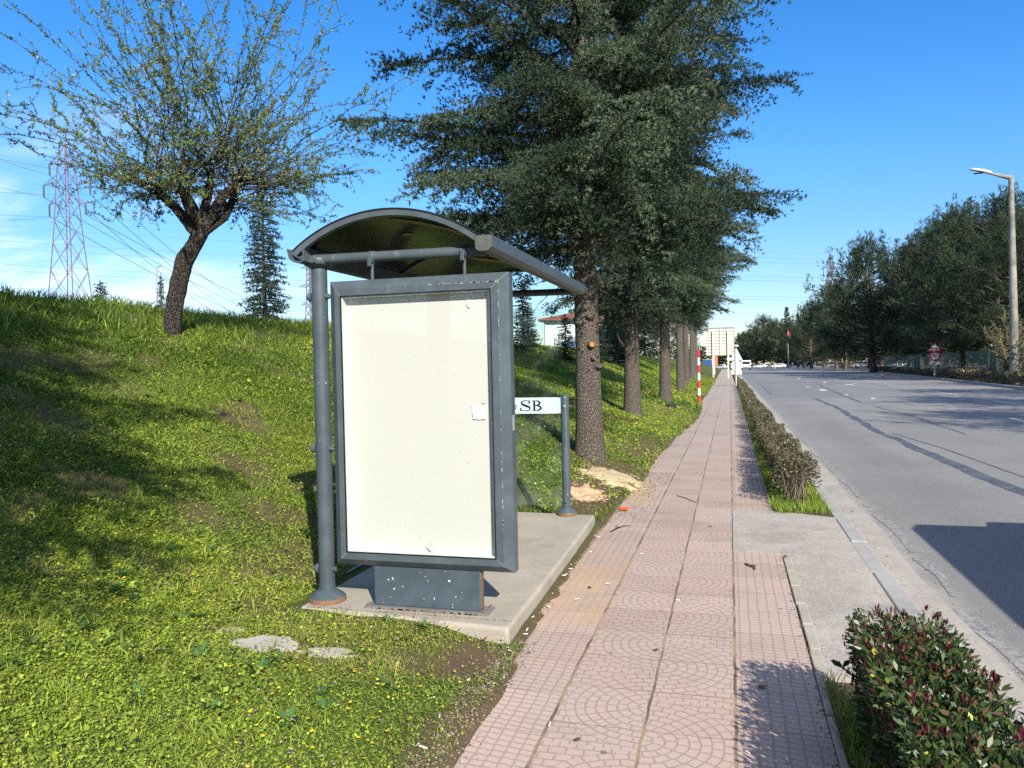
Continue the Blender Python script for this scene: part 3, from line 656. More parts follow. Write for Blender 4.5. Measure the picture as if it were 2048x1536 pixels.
for x in (-2.12,-1.385):
    for y in (4.205,4.315): obj('bolt',MB().disc((x,y,.111),(0,0,1),.011,.014,6),RUST,bp)
mb=MB()
for k in range(60): x=random.uniform(-2.05,-1.43); l=random.uniform(.004,.02); mb.box(x,x+l,4.183,4.1845,.101,.109)
obj('rust_edge',mb,RUST,bp)
for x in (-2.062,-1.475):
    h=obj('hanger_rod',MB().tube([(x,4.245,2.06),(x,4.245,2.22)],.0105,12),GREYL,AD,smooth=True)
    obj('clamp',MB().tube([(x-.018,4.245,2.208),(x+.018,4.245,2.208)],.038,16).box(x-.012,x+.012,4.200,4.222,2.15,2.21),GREY,h,bevel=.003)
obj('tie_bar',MB().tube([(-2.40,4.262,1.99),(-2.325,4.262,1.985)],.006,8),STEEL,AD); obj('tie_bar',MB().tube([(-2.40,4.262,1.05),(-2.325,4.262,1.05)],.006,8),STEEL,AD)

# broken concrete remnants in the lawn, scraps of litter
for k,(x,y,rx,ry,lab) in enumerate([(-2.38,3.54,.19,.10,'flat grey broken concrete piece showing through the grass, the larger pale one'),(-2.00,3.50,.15,.06,'small weathered concrete remnant in the lawn, between the large piece and the soil patch'),(-2.72,3.66,.12,.06,'mossy concrete fragment half hidden by leafy weeds in the lawn')]):
    n=30; rr=[1+.55*(vnoise(i*.55+k*9,0.5)-.5)+.25*(random.random()-.5) for i in range(n)]; zt=float(terrain(x,y))
    mb=MB().prism([(rx*rr[i]*math.cos(2*PI*i/n)+x,ry*rr[i]*math.sin(2*PI*i/n)+y) for i in range(n)],'z',zt-.05,zt+.012)
    tag(obj('concrete_fragment',mb,STONE,bevel=.006),lab,'concrete fragment','broken concrete in the lawn')
def gz(x,y): return 0. if x>-1.12 else max(0.,float(terrain(x,y)))
butt=MB().tube([(-.02,0,.005),(.022,0,.005)],.0045,8); bo=None
spots=[(random.gauss(-1.26,.10),random.uniform(2.5,4.0)) for _ in range(11)]+[(-1.15+random.gauss(0,.02)-.01*y,y+3.9) for y in np.random.RandomState(3).uniform(.2,3.2,12)]+[(.44+abs(random.gauss(0,.05)),random.uniform(2.3,3.6)) for _ in range(9)]+[(random.uniform(-.8,.3),random.uniform(3,5.5)) for _ in range(4)]
for x,y in spots:
    if bo is None:
        bo=obj('cigarette_butt',butt,simple('white cigarette paper',(.72,.70,.64),.8,var=.1,scale=60)); o=bo
        tag(o,'tiny white cigarette butt lying along the edge of the pavement','cigarette butt','cigarette butts beside the pavement')
    else: o=bo.copy(); col.objects.link(o)
    o.location=(x,y,gz(x,y)+.004 if x<.37 else .0); o.rotation_euler=(0,random.uniform(-.2,.2),random.uniform(0,6.28)); s=random.uniform(.5,.85); o.scale=(s,s,s)
lf=MB().add([(-.03,0,0),(-.01,-.018,.006),(.02,-.012,.003),(.035,.004,.009),(.015,.02,.004),(-.012,.016,.008)],[(0,1,5),(1,2,4,5),(2,3,4)])
DRY=simple('dry brown leaf',(.10,.07,.045),.9,var=.4,scale=40); l0=None
labs=['dark dry leaf on the paving in the middle of the patterned slabs','dark dry leaf lying close to the right-hand row of square paving','dark dry leaf by the joint near the bottom of the pavement','dark dry leaf on the sandy slabs beside the shelter','brown leaf on the gutter beside the kerb','small brown leaf further along the gutter','dark leaf scrap on the far paving']
for (x,y),lab in zip([(-.40,4.12),(.12,3.75),(-.62,3.05),(-.95,5.2),(1.22,4.25),(1.25,9.0),(-.2,7.4)],labs):
    o=obj('dry_leaf',lf,DRY) if l0 is None else l0.copy()
    if l0 is None: l0=o
    else: col.objects.link(o)
    o.location=(x,y,.006 if x<1 else -.108); o.rotation_euler=(0,0,random.uniform(0,6)); s=random.uniform(.6,1.0); o.scale=(s,s,s); tag(o,lab,'leaf','dry leaves on the paving')
mb=MB().tube([(-1.08,7.0,.008),(-1.03,7.12,.02),(-1.0,7.25,.012),(-.93,7.3,.01)],[.004,.005,.004,.002],6).tube([(-1.03,7.12,.02),(-1.06,7.3,.02)],[.004,.002],6)
tag(obj('twig',mb,BARKD),'thin dark twig lying on sand beside the end of the slab','twig','twigs on the pavement')
mb=MB().tube([(.09,6.05,.008),(.12,5.98,.014),(.15,5.95,.01),(.155,5.88,.012)],[.006,.007,.006,.003],6).tube([(.12,5.98,.014),(.17,6.0,.012)],[.005,.003],6)
tag(obj('twig',mb,BARKD),'short forked twig on the right-hand square paving','twig','twigs on the pavement')
mb=MB().tube([(-.62,9.1,.006),(-.5,8.9,.012),(-.38,8.65,.008)],[.004,.005,.003],6); tag(obj('twig',mb,BARKD),'straight thin twig lying across the far paving joint','twig','twigs on the pavement')
mb=MB().add([(-1.13,8.05,.01),(-1.06,8.02,.02),(-1.04,8.1,.035),(-1.1,8.16,.02),(-1.15,8.12,.03)],[(0,1,2,3,4)]); tag(obj('litter_scrap',mb,simple('orange plastic',(.75,.10,.02),.5)),'bright orange scrap of plastic at the pavement edge','litter')
mb=MB().add([(-1.345,3.985,.03),(-1.32,3.97,.05),(-1.30,3.985,.06),(-1.315,4.0,.035)],[(0,1,2,3)]); tag(obj('litter_scrap',mb,simple('faded red leaf',(.50,.13,.08),.6)),'small red leaf against the front corner of the slab','leaf')
mb=MB()
for k in range(3): a=[(-.86,5.3),(-1.0,4.9),(-.72,6.2)][k]; mb.add([(a[0]+x,a[1]+y,.008+.004*((x+y)>0)) for x,y in ((0,0),(.035,.006),(.04,.02),(.004,.016))],[(0,1,2,3)])
tag(obj('paper_bits',mb,WHITEP),'white paper bits on the sandy paving','paper',kind='stuff')

# grit, crumbs of soil and gravel gathered along the edges
gv=Veg(); gr=np.random.default_rng(77)
def grit(n,X,Y,z,smin,smax,cols):
    P=np.stack([X,Y,z],1); s=gr.uniform(smin,smax,n)[:,None]; c=np.array(cols)[gr.integers(0,len(cols),n)]*gr.uniform(.6,1.2,(n,1))
    a=gr.uniform(0,6.28,n); V=[]
    for k in range(3): V.append(P+s*np.stack([np.cos(a+k*2.1),np.sin(a+k*2.1),np.zeros(n)],1)*gr.uniform(.6,1.2,(n,1)))
    V.append(P+s*np.stack([gr.normal(0,.2,n),gr.normal(0,.2,n),gr.uniform(.5,1.1,n)],1)); V=np.stack(V,1); k=np.arange(n)[:,None]*4
    gv.add(V.reshape(-1,3),np.repeat(c,4,0),T=np.concatenate([k+np.array(t) for t in ((0,1,3),(1,2,3),(2,0,3))]))
E_=[(.16,.12,.085),(.30,.25,.19),(.36,.31,.25),(.10,.075,.05),(.36,.25,.16)]
n=1300; Y=gr.uniform(3.95,7.4,n); grit(n,-1.16-.012*(Y-4)+np.abs(gr.normal(0,.028,n))-.02,Y,np.full(n,.002),.002,.009,E_)
n=2000; Y=gr.uniform(2.2,4.1,n); X=-1.15+gr.normal(0,.06,n); grit(n,X,Y,np.maximum(terrain(X,Y),0)+.001,.002,.009,E_)
n=900; Y=2.5+gr.random(n)**1.5*16; grit(n,1.09+np.abs(gr.normal(0,.07,n)),Y,np.full(n,-.115),.002,.010,E_)
n=700; Y=2.5+gr.random(n)**1.3*14; grit(n,1.42+gr.normal(0,.10,n),Y,np.full(n,-.118),.002,.009,E_)
n=1500; Y=gr.uniform(2.2,6.4,n); grit(n,.41+gr.normal(0,.035,n),Y,np.full(n,.004),.002,.008,E_)
n=600; Y=gr.uniform(7.6,11,n); X=-1.0+gr.normal(0,.10,n); grit(n,X,Y,np.full(n,.001),.003,.012,E_)
n=900; X=gr.uniform(-2.5,-1.2,n); Y=4.03+gr.uniform(0,.25,n)*gr.random(n); grit(n,X,np.maximum(Y,4.13),np.full(n,.101),.002,.006,E_)
tag(gv.obj('grit',leafmat('loose grit',0,.95,.05)),'loose grit and soil crumbs gathered along the pavement, slab and gutter edges','grit',kind='stuff')
# ------------------------------------------------------------------ grass, clover and flowers
def scatter(n, x0,x1,y0,y1, r): return r.uniform(x0,x1,n), r.uniform(y0,y1,n)
GV = Veg(); FL = Veg(); r = np.random.default_rng(5)
def tint(X,Y,n):
    """blade colours: fresh / mid / dark / straw by two noises"""
    a = fbm(X*.55+3,Y*.55+8,3)+.18*r.normal(size=n); k = np.clip((a-.33)/.34,0,1)[:,None]
    c = np.array([.095,.17,.024])*(1-k) + np.array([.33,.42,.055])*k
    s = (r.random(n) < .04+.45*sstep(.52,.75,fbm(X*1.1+60,Y*1.1,3))*sstep(-4.5,-1.6,X))[:,None]
    c = np.where(s, np.array([.38,.34,.11])*r.uniform(.7,1.1,(n,1)), c)
    return c*r.uniform(.70,1.25,(n,1))
def blades(X,Y,h,w,lean=.55,cmul=1.,seg2=True):
    n=len(X); Z=terrain(X,Y); P=np.stack([X,Y,Z-.004],1)
    a=r.uniform(0,2*PI,n); ln=r.uniform(.1,1,n)*lean
    D=norm(np.stack([np.cos(a)*ln,np.sin(a)*ln,np.ones(n)],1)); b=r.uniform(0,2*PI,n); W=np.stack([np.cos(b),np.sin(b),np.zeros(n)],1)
    C=tint(X,Y,n)*cmul; h=h*r.uniform(.5,1.25,n); w=w*r.uniform(.7,1.3,n)
    D2=norm(D+np.stack([np.cos(a),np.sin(a),-.35*np.ones(n)],1)*(.25+.9*r.random((n,1))*lean))
    M=P+D*(h*.55)[:,None]; T=M+D2*(h*.5)[:,None]; hw=W*(w*.5)[:,None]
    V=np.stack([P-hw*.8,P+hw*.8,M+hw,M-hw,T],1); k=np.arange(n)[:,None]*5
    GV.add(V.reshape(-1,3),np.repeat(C,5,0),T=k+np.array([3,2,4]),Q=k+np.array([0,1,2,3]))
def clover(X,Y,h,s,cmul=1.,tilt=.7):
    n=len(X); Z=terrain(X,Y); a=r.uniform(0,2*PI,n); P=np.stack([X,Y,Z+h*r.uniform(.15,1.2,n)],1)
    D=norm(np.stack([np.cos(a),np.sin(a),r.uniform(-.3,tilt,n)],1)); up=norm(np.stack([r.normal(0,.35,n),r.normal(0,.35,n),np.ones(n)],1)); W=norm(np.cross(D,up))
    l=s*r.uniform(.6,1.4,n); GV.kites(P,D,W,l,l*r.uniform(.5,.85,n),tint(X,Y,n)*cmul*r.uniform(.8,1.3,(n,1)))
def ok(X,Y,thin=1.0):
    """where turf grows"""
    on = (X < walk_l(Y)+.05) & ~((X>-2.64)&(X<-1.2)&(Y>4.10)&(Y<7.33)) & ((Y>7.3)|(X< -2.63)|(Y<4.08)|(X<-1.2))
    edge = np.where((X>-2.64)&(X<-1.15)&(np.abs(Y-4.06)<.06), r.random(len(X))<.25, True)
    return on & edge & (r.random(len(X)) > bare(X,Y)*.93*thin)
def sel(n,x0,x1,y0,y1):
    X,Y=scatter(n,x0,x1,y0,y1,r)
    k=ok(X,Y)
    # keep to what the view takes in (a little margin all round)
    ang=np.degrees(np.arctan2(X,Y)); k&=(ang>-78)&(ang<32)
    return X[k],Y[k]
# near lawn
X,Y=sel(105000,-5.2,-.9,1.0,4.6); blades(X,Y,.032,.0036,1.0)
X,Y=sel(125000,-5.2,-.9,1.0,4.6); clover(X,Y,.022,.013)
X,Y=sel(9000,-5.2,-1.1,1.9,4.6); k=fbm(X*1.9+7,Y*1.9,2)>.52; blades(X[k],Y[k],.055,.0042,1.0,.9)
# slope near
X,Y=sel(140000,-9.5,-2.5,2.4,9.); blades(X,Y,.042,.0052,.95)
X,Y=sel(190000,-9.5,-2.5,2.4,9.); clover(X,Y,.03,.019)
X,Y=sel(26000,-9,-2.6,4.,11.); k=fbm(X*.9+7,Y*.9,2)>.55; blades(X[k],Y[k],.10,.006,.95,.85)
X,Y=sel(30000,-9,-2.6,3.,11.); k=fbm(X*.7+27,Y*.7+4,2)>.54; blades(X[k],Y[k],.085,.012,1.2,.8)
# far slope and crest
X,Y=sel(90000,-13,-3.5,8.,24.); blades(X,Y,.075,.010,.8); X,Y=sel(70000,-13,-1.,8.,24.); clover(X,Y,.04,.042)
X,Y=sel(60000,-12.,-6.2,2.,30.); k=(r.random(len(X))<sstep(-6.4,-8.2,X+.8*fbm(X,Y)))&(np.hypot(X+7.5,Y-9.)>.35); blades(X[k],Y[k],.20,.010,.6,.85)
X,Y=sel(60000,-6,-.9,7.4,24.); blades(X,Y,.055,.009,.85)
X,Y=sel(60000,-18,-1.,24.,70.); blades(X,Y,.12,.03,.7); X,Y=sel(30000,-18,-1.,24.,80.); clover(X,Y,.07,.09)
# turf strip under the long hedge
def strip_blades(n,x0,x1,y0,y1,h,w,dens=.42):
    X,Y=scatter(n,x0,x1,y0,y1,r); k=fbm(X*3,Y*1.4,2)>dens; X,Y=X[k],Y[k]; n=len(X); P=np.stack([X,Y,np.full(n,-.006)],1); a=r.uniform(0,2*PI,n)
    D=norm(np.stack([np.cos(a)*.7,np.sin(a)*.7,np.ones(n)],1)); W=np.stack([-np.sin(a),np.cos(a),np.zeros(n)],1); GV.kites(P,D,W,h*r.uniform(.4,1.3,n),w,tint(X,Y,n))
strip_blades(9000,.40,.94,8.15,14,.10,.007,.2); strip_blades(9000,.40,.94,14,45,.10,.012,.35); strip_blades(2600,.41,.70,2.0,3.9,.13,.005,.50); strip_blades(900,.45,.75,3.0,3.75,.05,.006,.3)
for _ in range(230):      # tufts of longer grass
    near=_<120; cx_,cy_=(r.uniform(-4.6,-1.5),r.uniform(2.3,4.4)) if near else (r.uniform(-9,-2.8),r.uniform(3.4,11))
    m=int(r.integers(35,80)); sg=r.uniform(.03,.09); X=cx_+r.normal(0,sg,m); Y=cy_+r.normal(0,sg,m); k=ok(X,Y)
    if k.sum()>4: blades(X[k],Y[k],r.uniform(.05,.10),.0042,1.2,r.uniform(.7,1.15))
X,Y=sel(26000,-8,-2.0,2.2,9.); k=fbm(X*1.4+50,Y*1.4+9,2)>.53; clover(X[k],Y[k],.045,.026,.85,.9)
# broad weeds in loose rosettes
for _ in range(230):
    if _<70: x,y=r.uniform(-4.5,-1.5),r.uniform(2.6,4.0)
    else: x,y=r.uniform(-8,-2.8),r.uniform(3.5,10)
    if not ok(np.array([x]),np.array([y]))[0]: continue
    m=r.integers(5,11); s=r.uniform(.05,.10); a=r.uniform(0,2*PI,m); P=np.tile([x,y,float(terrain(x,y))+.01],(m,1)); D=norm(np.stack([np.cos(a),np.sin(a),r.uniform(.15,1.0,m)],1)); W=np.stack([-np.sin(a),np.cos(a),np.zeros(m)],1)
    GV.kites(P,D,W,s*r.uniform(.7,1.2,m),s*.30,np.array([.075,.16,.05])*r.uniform(.75,1.3,(m,1)),fold=.12)
tag(GV.obj('grass',LEAF),'short spring grass, clover and weeds covering the lawn and the bank','grass',kind='stuff')
def flowers(n,x0,x1,y0,y1,s,c,h,thr):
    X,Y=sel(n,x0,x1,y0,y1); k=fbm(X*.8+31,Y*.8+2,2)>thr; X,Y=X[k],Y[k]; n=len(X); P=np.stack([X,Y,terrain(X,Y)+h*r.uniform(.6,1.3,n)],1)
    for q in range(3):
        a=q*2*PI/3+r.uniform(0,6,n); D=norm(np.stack([np.cos(a),np.sin(a),r.uniform(.1,.5,n)],1)); W=np.stack([-np.sin(a),np.cos(a),np.zeros(n)],1); FL.kites(P-D*s*.3,D,W,s,s*.8,np.array(c)*r.uniform(.8,1.15,(n,1)))
flowers(620,-5,-1.2,2.0,4.4,.016,(.85,.68,.03),.045,.38); flowers(340,-5,-1.2,2.0,4.4,.012,(.55,.36,.62),.04,.42); flowers(1300,-9,-2.7,3.4,11,.020,(.85,.70,.04),.07,.40); flowers(1600,-7,-1.,9,28,.032,(.80,.66,.03),.07,.50); flowers(2500,-9,-1.2,14,60,.06,(.75,.62,.02),.12,.52)
tag(FL.obj('wildflowers',leafmat('petals',.3,.6,.1)),'tiny yellow and lilac wildflowers dotted through the grass','flowers',kind='stuff')
# pale sawdust round the foot of the first trunk
mb=Veg(); n=700
def heap(cx,cy,rx,ry,h,nm,lab,c):
    v=Veg(); k=36; xs=np.linspace(-1,1,k); A,B=np.meshgrid(xs,xs,indexing='ij'); q=np.sqrt(A*A+B*B)+1.3*(fbm(A*3.2+cx*9,B*3.2+cy,4)-.42); X=cx+A*rx; Y=cy+B*ry
    Z=np.maximum(terrain(X,Y),0)+h*(1-sstep(0,1,q))*(.5+.9*fbm(A*5,B*5,2))+.02*(1-sstep(.75,.98,q))-.03*sstep(.8,1.05,q); i,j=np.meshgrid(np.arange(k-1),np.arange(k-1),indexing='ij')
    v.add(np.stack([X,Y,Z],-1).reshape(-1,3),np.array(c)*(.75+.5*fbm(A*7,B*7,2)).reshape(-1,1),Q=np.stack([i*k+j,(i+1)*k+j,(i+1)*k+j+1,i*k+j+1],-1).reshape(-1,4))
    rr=np.random.default_rng(8); m=260; t=rr.uniform(0,2*PI,m); q=rr.uniform(.5,1.3,m); X=cx+q*rx*np.cos(t); Y=cy+q*ry*np.sin(t); P=np.stack([X,Y,np.maximum(terrain(X,Y),0)+.012],1); D=norm(np.stack([np.cos(t*7),np.sin(t*7),rr.uniform(-.1,.3,m)],1)); v.kites(P,D,perp(D,rr),.05,.012,np.array(c)*rr.uniform(.6,1.1,(m,1)))
    tag(v.obj(nm,leafmat(nm+' stuff',0,.95,.05),smooth=True),lab,'sawdust',kind='stuff')
heap(-1.45,9.75,.42,.62,.03,'sawdust','pale yellow sawdust heaped beside the nearest cedar trunk',(.46,.365,.22))
heap(-1.60,8.75,.25,.28,.02,'sawdust','thin reddish sawdust scattered in front of the nearest cedar',(.46,.31,.20))
# ------------------------------------------------------------------ trees
def trunk_mesh(H, r0, r1, seed, n=26, k=40, rough=.06, bend=.0, flare=.35):
    rr=np.random.default_rng(seed); t=np.linspace(0,1,k)**1.15; z=t*H-.25*(t<=0); a=np.arange(n)*2*PI/n
    bx=bend*np.sin(t*2.1+rr.uniform(0,6)); by=bend*np.cos(t*1.7+rr.uniform(0,6)); bx-=bx[0]; by-=by[0]
    rad=(r0+(r1-r0)*t)*(1+flare*np.exp(-np.maximum(z,0)/.22))
    T,Aa=np.meshgrid(z,a,indexing='ij'); nz=fbm(Aa*2.2+seed,T*2.0,4)-.5; nz[:, -1]=.5*(nz[:,0]+nz[:,-2]); Rr=rad[:,None]*(1+rough*2.4*nz)
    V=np.stack([bx[:,None]+Rr*np.cos(Aa),by[:,None]+Rr*np.sin(Aa),T],-1)
    i,j=np.meshgrid(np.arange(k-1),np.arange(n),indexing='ij'); j2=(j+1)%n
    return V.reshape(-1,3), np.stack([i*n+j,i*n+j2,(i+1)*n+j2,(i+1)*n+j],-1).reshape(-1,4), (z,bx,by)
def conifer(seed,H,z0,Rf,nb,tuft=.052,tw=.011,step=.034,sec=24,c0=(.030,.056,.032),c1=(.175,.225,.13),rise=.40,droop=.34,nn=10,r0=.19,bark=None,jit=.05,lsec=.32,upper=None):
    rr=np.random.default_rng(seed); v=Veg(); tv=Veg()
    V,Q,(tz,bx,by)=trunk_mesh(H,r0,.015,seed,bend=.05); tv.add(V,np.array([.2,.17,.14]),Q=Q)
    P=[];D=[];LN=[];SH=[]
    for i in range(nb):
        u=(i+rr.random())/nb; z=z0+(H-z0)*u**1.05; az=i*2.39996+rr.uniform(-.5,.5); L=Rf(z)*rr.uniform(.60,.94)
        if L<.08: continue
        ri=rise*rr.uniform(.15,1.5)*(.55+.2*u)+.25*max(0,(z-z0)/(H-z0)-.5); dr=droop*rr.uniform(.1,1.3)*(1-.5*u)
        s=np.linspace(0,1,9); rad=L*s; zz=z+L*(ri*s-dr*s**2.2); azs=az+rr.uniform(-.25,.25)*s
        ox,oy=np.interp(z,tz,bx),np.interp(z,tz,by)
        pts=np.stack([ox+rad*np.cos(azs),oy+rad*np.sin(azs),zz],1)
        tv.tube(pts,np.linspace(.012+.011*L,.003,9),5,np.array([.16,.135,.11]))
        ns=max(4,int(L*sec)); ss=np.sort(rr.uniform(.10,1.0,ns))
        shade=rr.uniform(.0,1.)
        for q,sv in enumerate(ss):
            b=np.array([np.interp(sv,s,pts[:,m]) for m in range(3)]); t=pts[min(8,int(sv*8)+1)]-pts[int(sv*7.99)]; t/=np.linalg.norm(t)+1e-9
            side=1 if q%2 else -1; ang=side*R(rr.uniform(32,66)); h=np.array([t[0]*math.cos(ang)-t[1]*math.sin(ang),t[0]*math.sin(ang)+t[1]*math.cos(ang),0])
            l2=L*lsec*(1-.80*sv)*rr.uniform(.55,1.2)+.10; l2=min(l2,1.15); m=max(2,int(l2/step)); w=np.linspace(.08,1,m)*l2
            hang=rr.uniform(.4,1.7); up=rr.uniform(-.15,.35)
            pp=b+h*w[:,None]+np.array([0,0,1.])*(up*w-hang*w*w)[:,None]; dd=norm(h[None]+np.array([0,0,1.])*(up-2*hang*w)[:,None])
            P.append(pp);D.append(dd);SH.append(np.full(m,shade))
            # little hanging side sprays
            if l2>.3:
                for e in range(int(l2*5)):
                    wq=rr.uniform(.25,1)*l2; b2=b+h*wq+np.array([0,0,1.])*(up*wq-hang*wq*wq); h2=norm(h*.6+np.cross(h,[0,0,1])*rr.choice([-1,1])*.8+np.array([0,0,rr.uniform(-.5,.25)])); l3=rr.uniform(.10,.30)
                    m3=max(2,int(l3/step)); w3=np.linspace(.1,1,m3)*l3; P.append(b2+h2*w3[:,None]); D.append(np.tile(h2,(m3,1))); SH.append(np.full(m3,shade))
        m=max(3,int(L*.75/step)); sv=np.linspace(.25,1.0,m); pp=np.stack([np.interp(sv,s,pts[:,q]) for q in range(3)],1); P.append(pp); D.append(norm(np.gradient(pp,axis=0))); SH.append(np.full(m,shade))
    P=np.concatenate(P)+rr.normal(0,jit*.35,(sum(map(len,P)),3)); D=np.concatenate(D); SH=np.concatenate(SH)
    P=np.repeat(P,nn,0); D=np.repeat(D,nn,0); SH=np.repeat(SH,nn); n=len(P)
    dirs=norm(D*.75+perp(D,rr)*rr.uniform(.3,1.1,(n,1))+np.array([0,0,.22])); Wd=perp(dirs,rr)
    k=(np.clip(.40*rr.random(n)+.75*SH-.12,0,1)**2.0)[:,None]; C=np.array(c0)*(1-k)+np.array(c1)*k
    v.tris(P,dirs,Wd,tuft*rr.uniform(.6,1.3,n),tw*rr.uniform(.7,1.3,n),C)
    return v.mesh('crown',NEEDLE), tv.mesh('trunk',bark or BARK,True)
def place(name,me,loc,rz,s,label,cat_,group,sz=None):
    o=thing(name,label,cat_,loc,group); o.rotation_euler=(0,0,rz); o.scale=(s,s,sz or s)
    for nm,m in (('trunk',me[1]),('crown',me[0])):
        c=bpy.data.objects.new(nm,m); col.objects.link(c); c.parent=o
    return o
cedR=lambda z: np.interp(z,[2.4,3.2,4.2,5.5,7,9,12,14],[2.5,3.3,3.7,3.2,1.9,1.3,.6,.1])
cedR2=lambda z: np.interp(z,[2.0,3,4.5,6,8,10,12,15],[1.9,2.8,3.6,3.6,3.0,2.2,1.3,.2])
CA=conifer(1,13.5,2.95,cedR,150); CB=conifer(2,15,2.35,cedR2,155)
CC=conifer(3,14.5,4.0,lambda z: np.interp(z,[4,5,6.5,8,10,12,14.5],[1.2,2.0,2.9,2.8,2.3,1.5,.2]),125); 
G='cedars in a row along the pavement'
rows=[(-1.92,10.75,.3,1.0,CA,'nearest big cedar, thick scaly trunk with an orange pruning cut, beside the shelter roof'),(-2.30,18.8,1.9,1.03,CB,'second cedar along the pavement, rough trunk standing behind bright grass'),(-2.10,26.2,4.1,1.02,CA,'third cedar of the row, tapering trunk with a dark stump beside it'),
 (-2.25,37.0,2.6,1.,CC,'fourth cedar of the row, slim trunk left of the red and white pole'),(-2.5,47,5.2,1.,CC,'fifth cedar of the row, short trunk just behind the red and white pole'),(-2.75,59,.9,1.,CC,'sixth cedar of the row, trunk standing left of the large sign back'),(-3.0,68,3.3,1.,CC,'seventh cedar of the row, trunk below the left edge of the large sign back'),(-3.3,79,1.2,1.,CC,'farthest cedar of the row, thin trunk hidden by the large sign back')]
ced=[]
for x,y,rz,s,me,lab in rows: ced.append(place('cedar_tree',me,(x,y,float(terrain(x,y))-.02),rz,s,lab,'tree',G))
place('cedar_tree',CA,(-3.45,-.55,.25),2.2,.92,'cedar beside the viewpoint, out of the frame, that shades the bank on the left','tree',G)
# pruning cut and stubs on the nearest trunk
t0=ced[0]; tx,ty=-1.92,10.75; tz=t0.location.z
vd=Vector((0.15,-1,0)).normalized()
ORM=simple('orange sealed cut',(.50,.15,.03),.8,var=.3,scale=40)
def knot(name,ang,z,r,l,mat,up=.2):
    d=Vector((math.sin(ang),-math.cos(ang),up)).normalized(); c=Vector((0,0,z))+Vector((d.x,d.y,0))*.165
    o=obj(name,MB().tube([c-d*.05,c+d*l*.5,c+d*l],[r*1.5,r*1.2,r],14),mat); o.parent=t0; return o
k=knot('pruned_branch',R(6),1.62,.040,.07,BARK); kd=obj('cut_face',MB().disc(Vector((0,0,1.62))+Vector((math.sin(R(6)),-math.cos(R(6)),0))*.165+Vector((math.sin(R(6)),-math.cos(R(6)),.2)).normalized()*.070,(math.sin(R(6)),-math.cos(R(6)),.2),.033,.004,16),ORM); kd.parent=k
knot('pruned_branch',R(16),1.44,.032,.05,BARK); knot('pruned_branch',R(38),1.33,.04,.06,BARK); knot('pruned_branch',R(2),2.02,.045,.06,BARK,.5); knot('pruned_branch',R(75),1.98,.035,.08,BARK,.4); knot('pruned_branch',R(-60),1.95,.05,.07,BARK,.3)
mb=MB()
for q in range(34):
    a=random.uniform(0,2*PI); z=random.uniform(2.2,3.4); l=random.uniform(.5,1.6); d=Vector((math.cos(a),math.sin(a),random.uniform(-.3,.2))); pts=[Vector((0,0,z))]
    for s_ in range(6): d=(d+Vector((random.gauss(0,.2),random.gauss(0,.2),random.gauss(-.06,.12)))).normalized(); pts.append(pts[-1]+d*l/6)
    mb.tube(pts,[.012,.010,.008,.006,.004,.003,.002],5)
BT=simple('bare grey twigs',(.13,.105,.085),.95,var=.3)
dead=obj('bare_twigs',mb,BT); dead.parent=t0
for c in ced[1:5]:
    d2=dead.copy(); col.objects.link(d2); d2.parent=c; d2.rotation_euler=(0,0,random.uniform(0,6))
zt=float(terrain(-1.95,24)); st=MB().lathe(-1.78,24.2,[(.19,zt-.05),(.17,zt+.05),(.15,zt+.09)],14); tag(obj('tree_stump',st,BARKD),'low dark stump in the grass between the second and third cedars','stump')

# young conifers on the bank
yR=lambda H,r:(lambda z: r*np.clip(1-(z/H),0,1)**.8+.03)
NA=conifer(11,5.1,.35,lambda z: np.interp(z,[0,.5,1.5,2.5,4,5.1],[.7,.95,.80,.72,.5,.05]),150,tuft=.065,tw=.024,step=.05,sec=22,nn=6,r0=.075,rise=.1,droop=.3,c0=(.030,.052,.036),c1=(.070,.095,.055))
NB=conifer(12,3.2,.1,yR(3.2,.75),95,tuft=.075,tw=.028,step=.06,sec=22,nn=6,r0=.05,c0=(.022,.042,.026),c1=(.055,.085,.045))
G2='young conifers on the bank'
def tz_(x,y): return float(terrain(x,y))
for me,x,y,rz,s,sz,lab in [(NA,-13.9,21.0,0,1.0,1.05,'tall slender young conifer on the bank, between the leaning tree and the shelter'),(NB,-23.5,24.6,1,1.0,1.02,'small dark conifer on the skyline just right of the left pylon'),(NB,-24.8,29.4,2,.62,1.3,'thin spire-like conifer peeping out behind the leaning trunk'),
   (NB,-7.7,29,.5,1.0,.92,'bushy young conifer seen through the glass, next to the display frame'),(NB,-8.2,31.5,2.5,.8,.62,'smaller pointed conifer seen through the glass left of the house'),(NB,-6.5,31.,4,.9,.62,'broad young conifer in front of the white house wall'),(NB,-5.85,34.5,1.2,1.1,1.0,'dark young conifer close behind the nearest cedar trunk'),
   (NB,-6.1,41,3,1.7,1.1,'dark conifer filling the gap between the first and second cedar trunks'),(NB,-6.2,45,5,1.6,1.1,'dark conifer right of the second cedar trunk'),(NB,-7.4,52,.2,1.9,1.3,'farther dark conifer between the second and third trunks'),(NB,-12.6,29,2,.5,.45,'tiny conifer at the foot of the far lattice mast'),(NB,-12,22,2,.35,.25,'very small seedling conifer on the skyline beside the leaning trunk')]:
    place('young_conifer',me,(x,y,tz_(x,y)-.03),rz,s,lab,'tree',G2,sz)
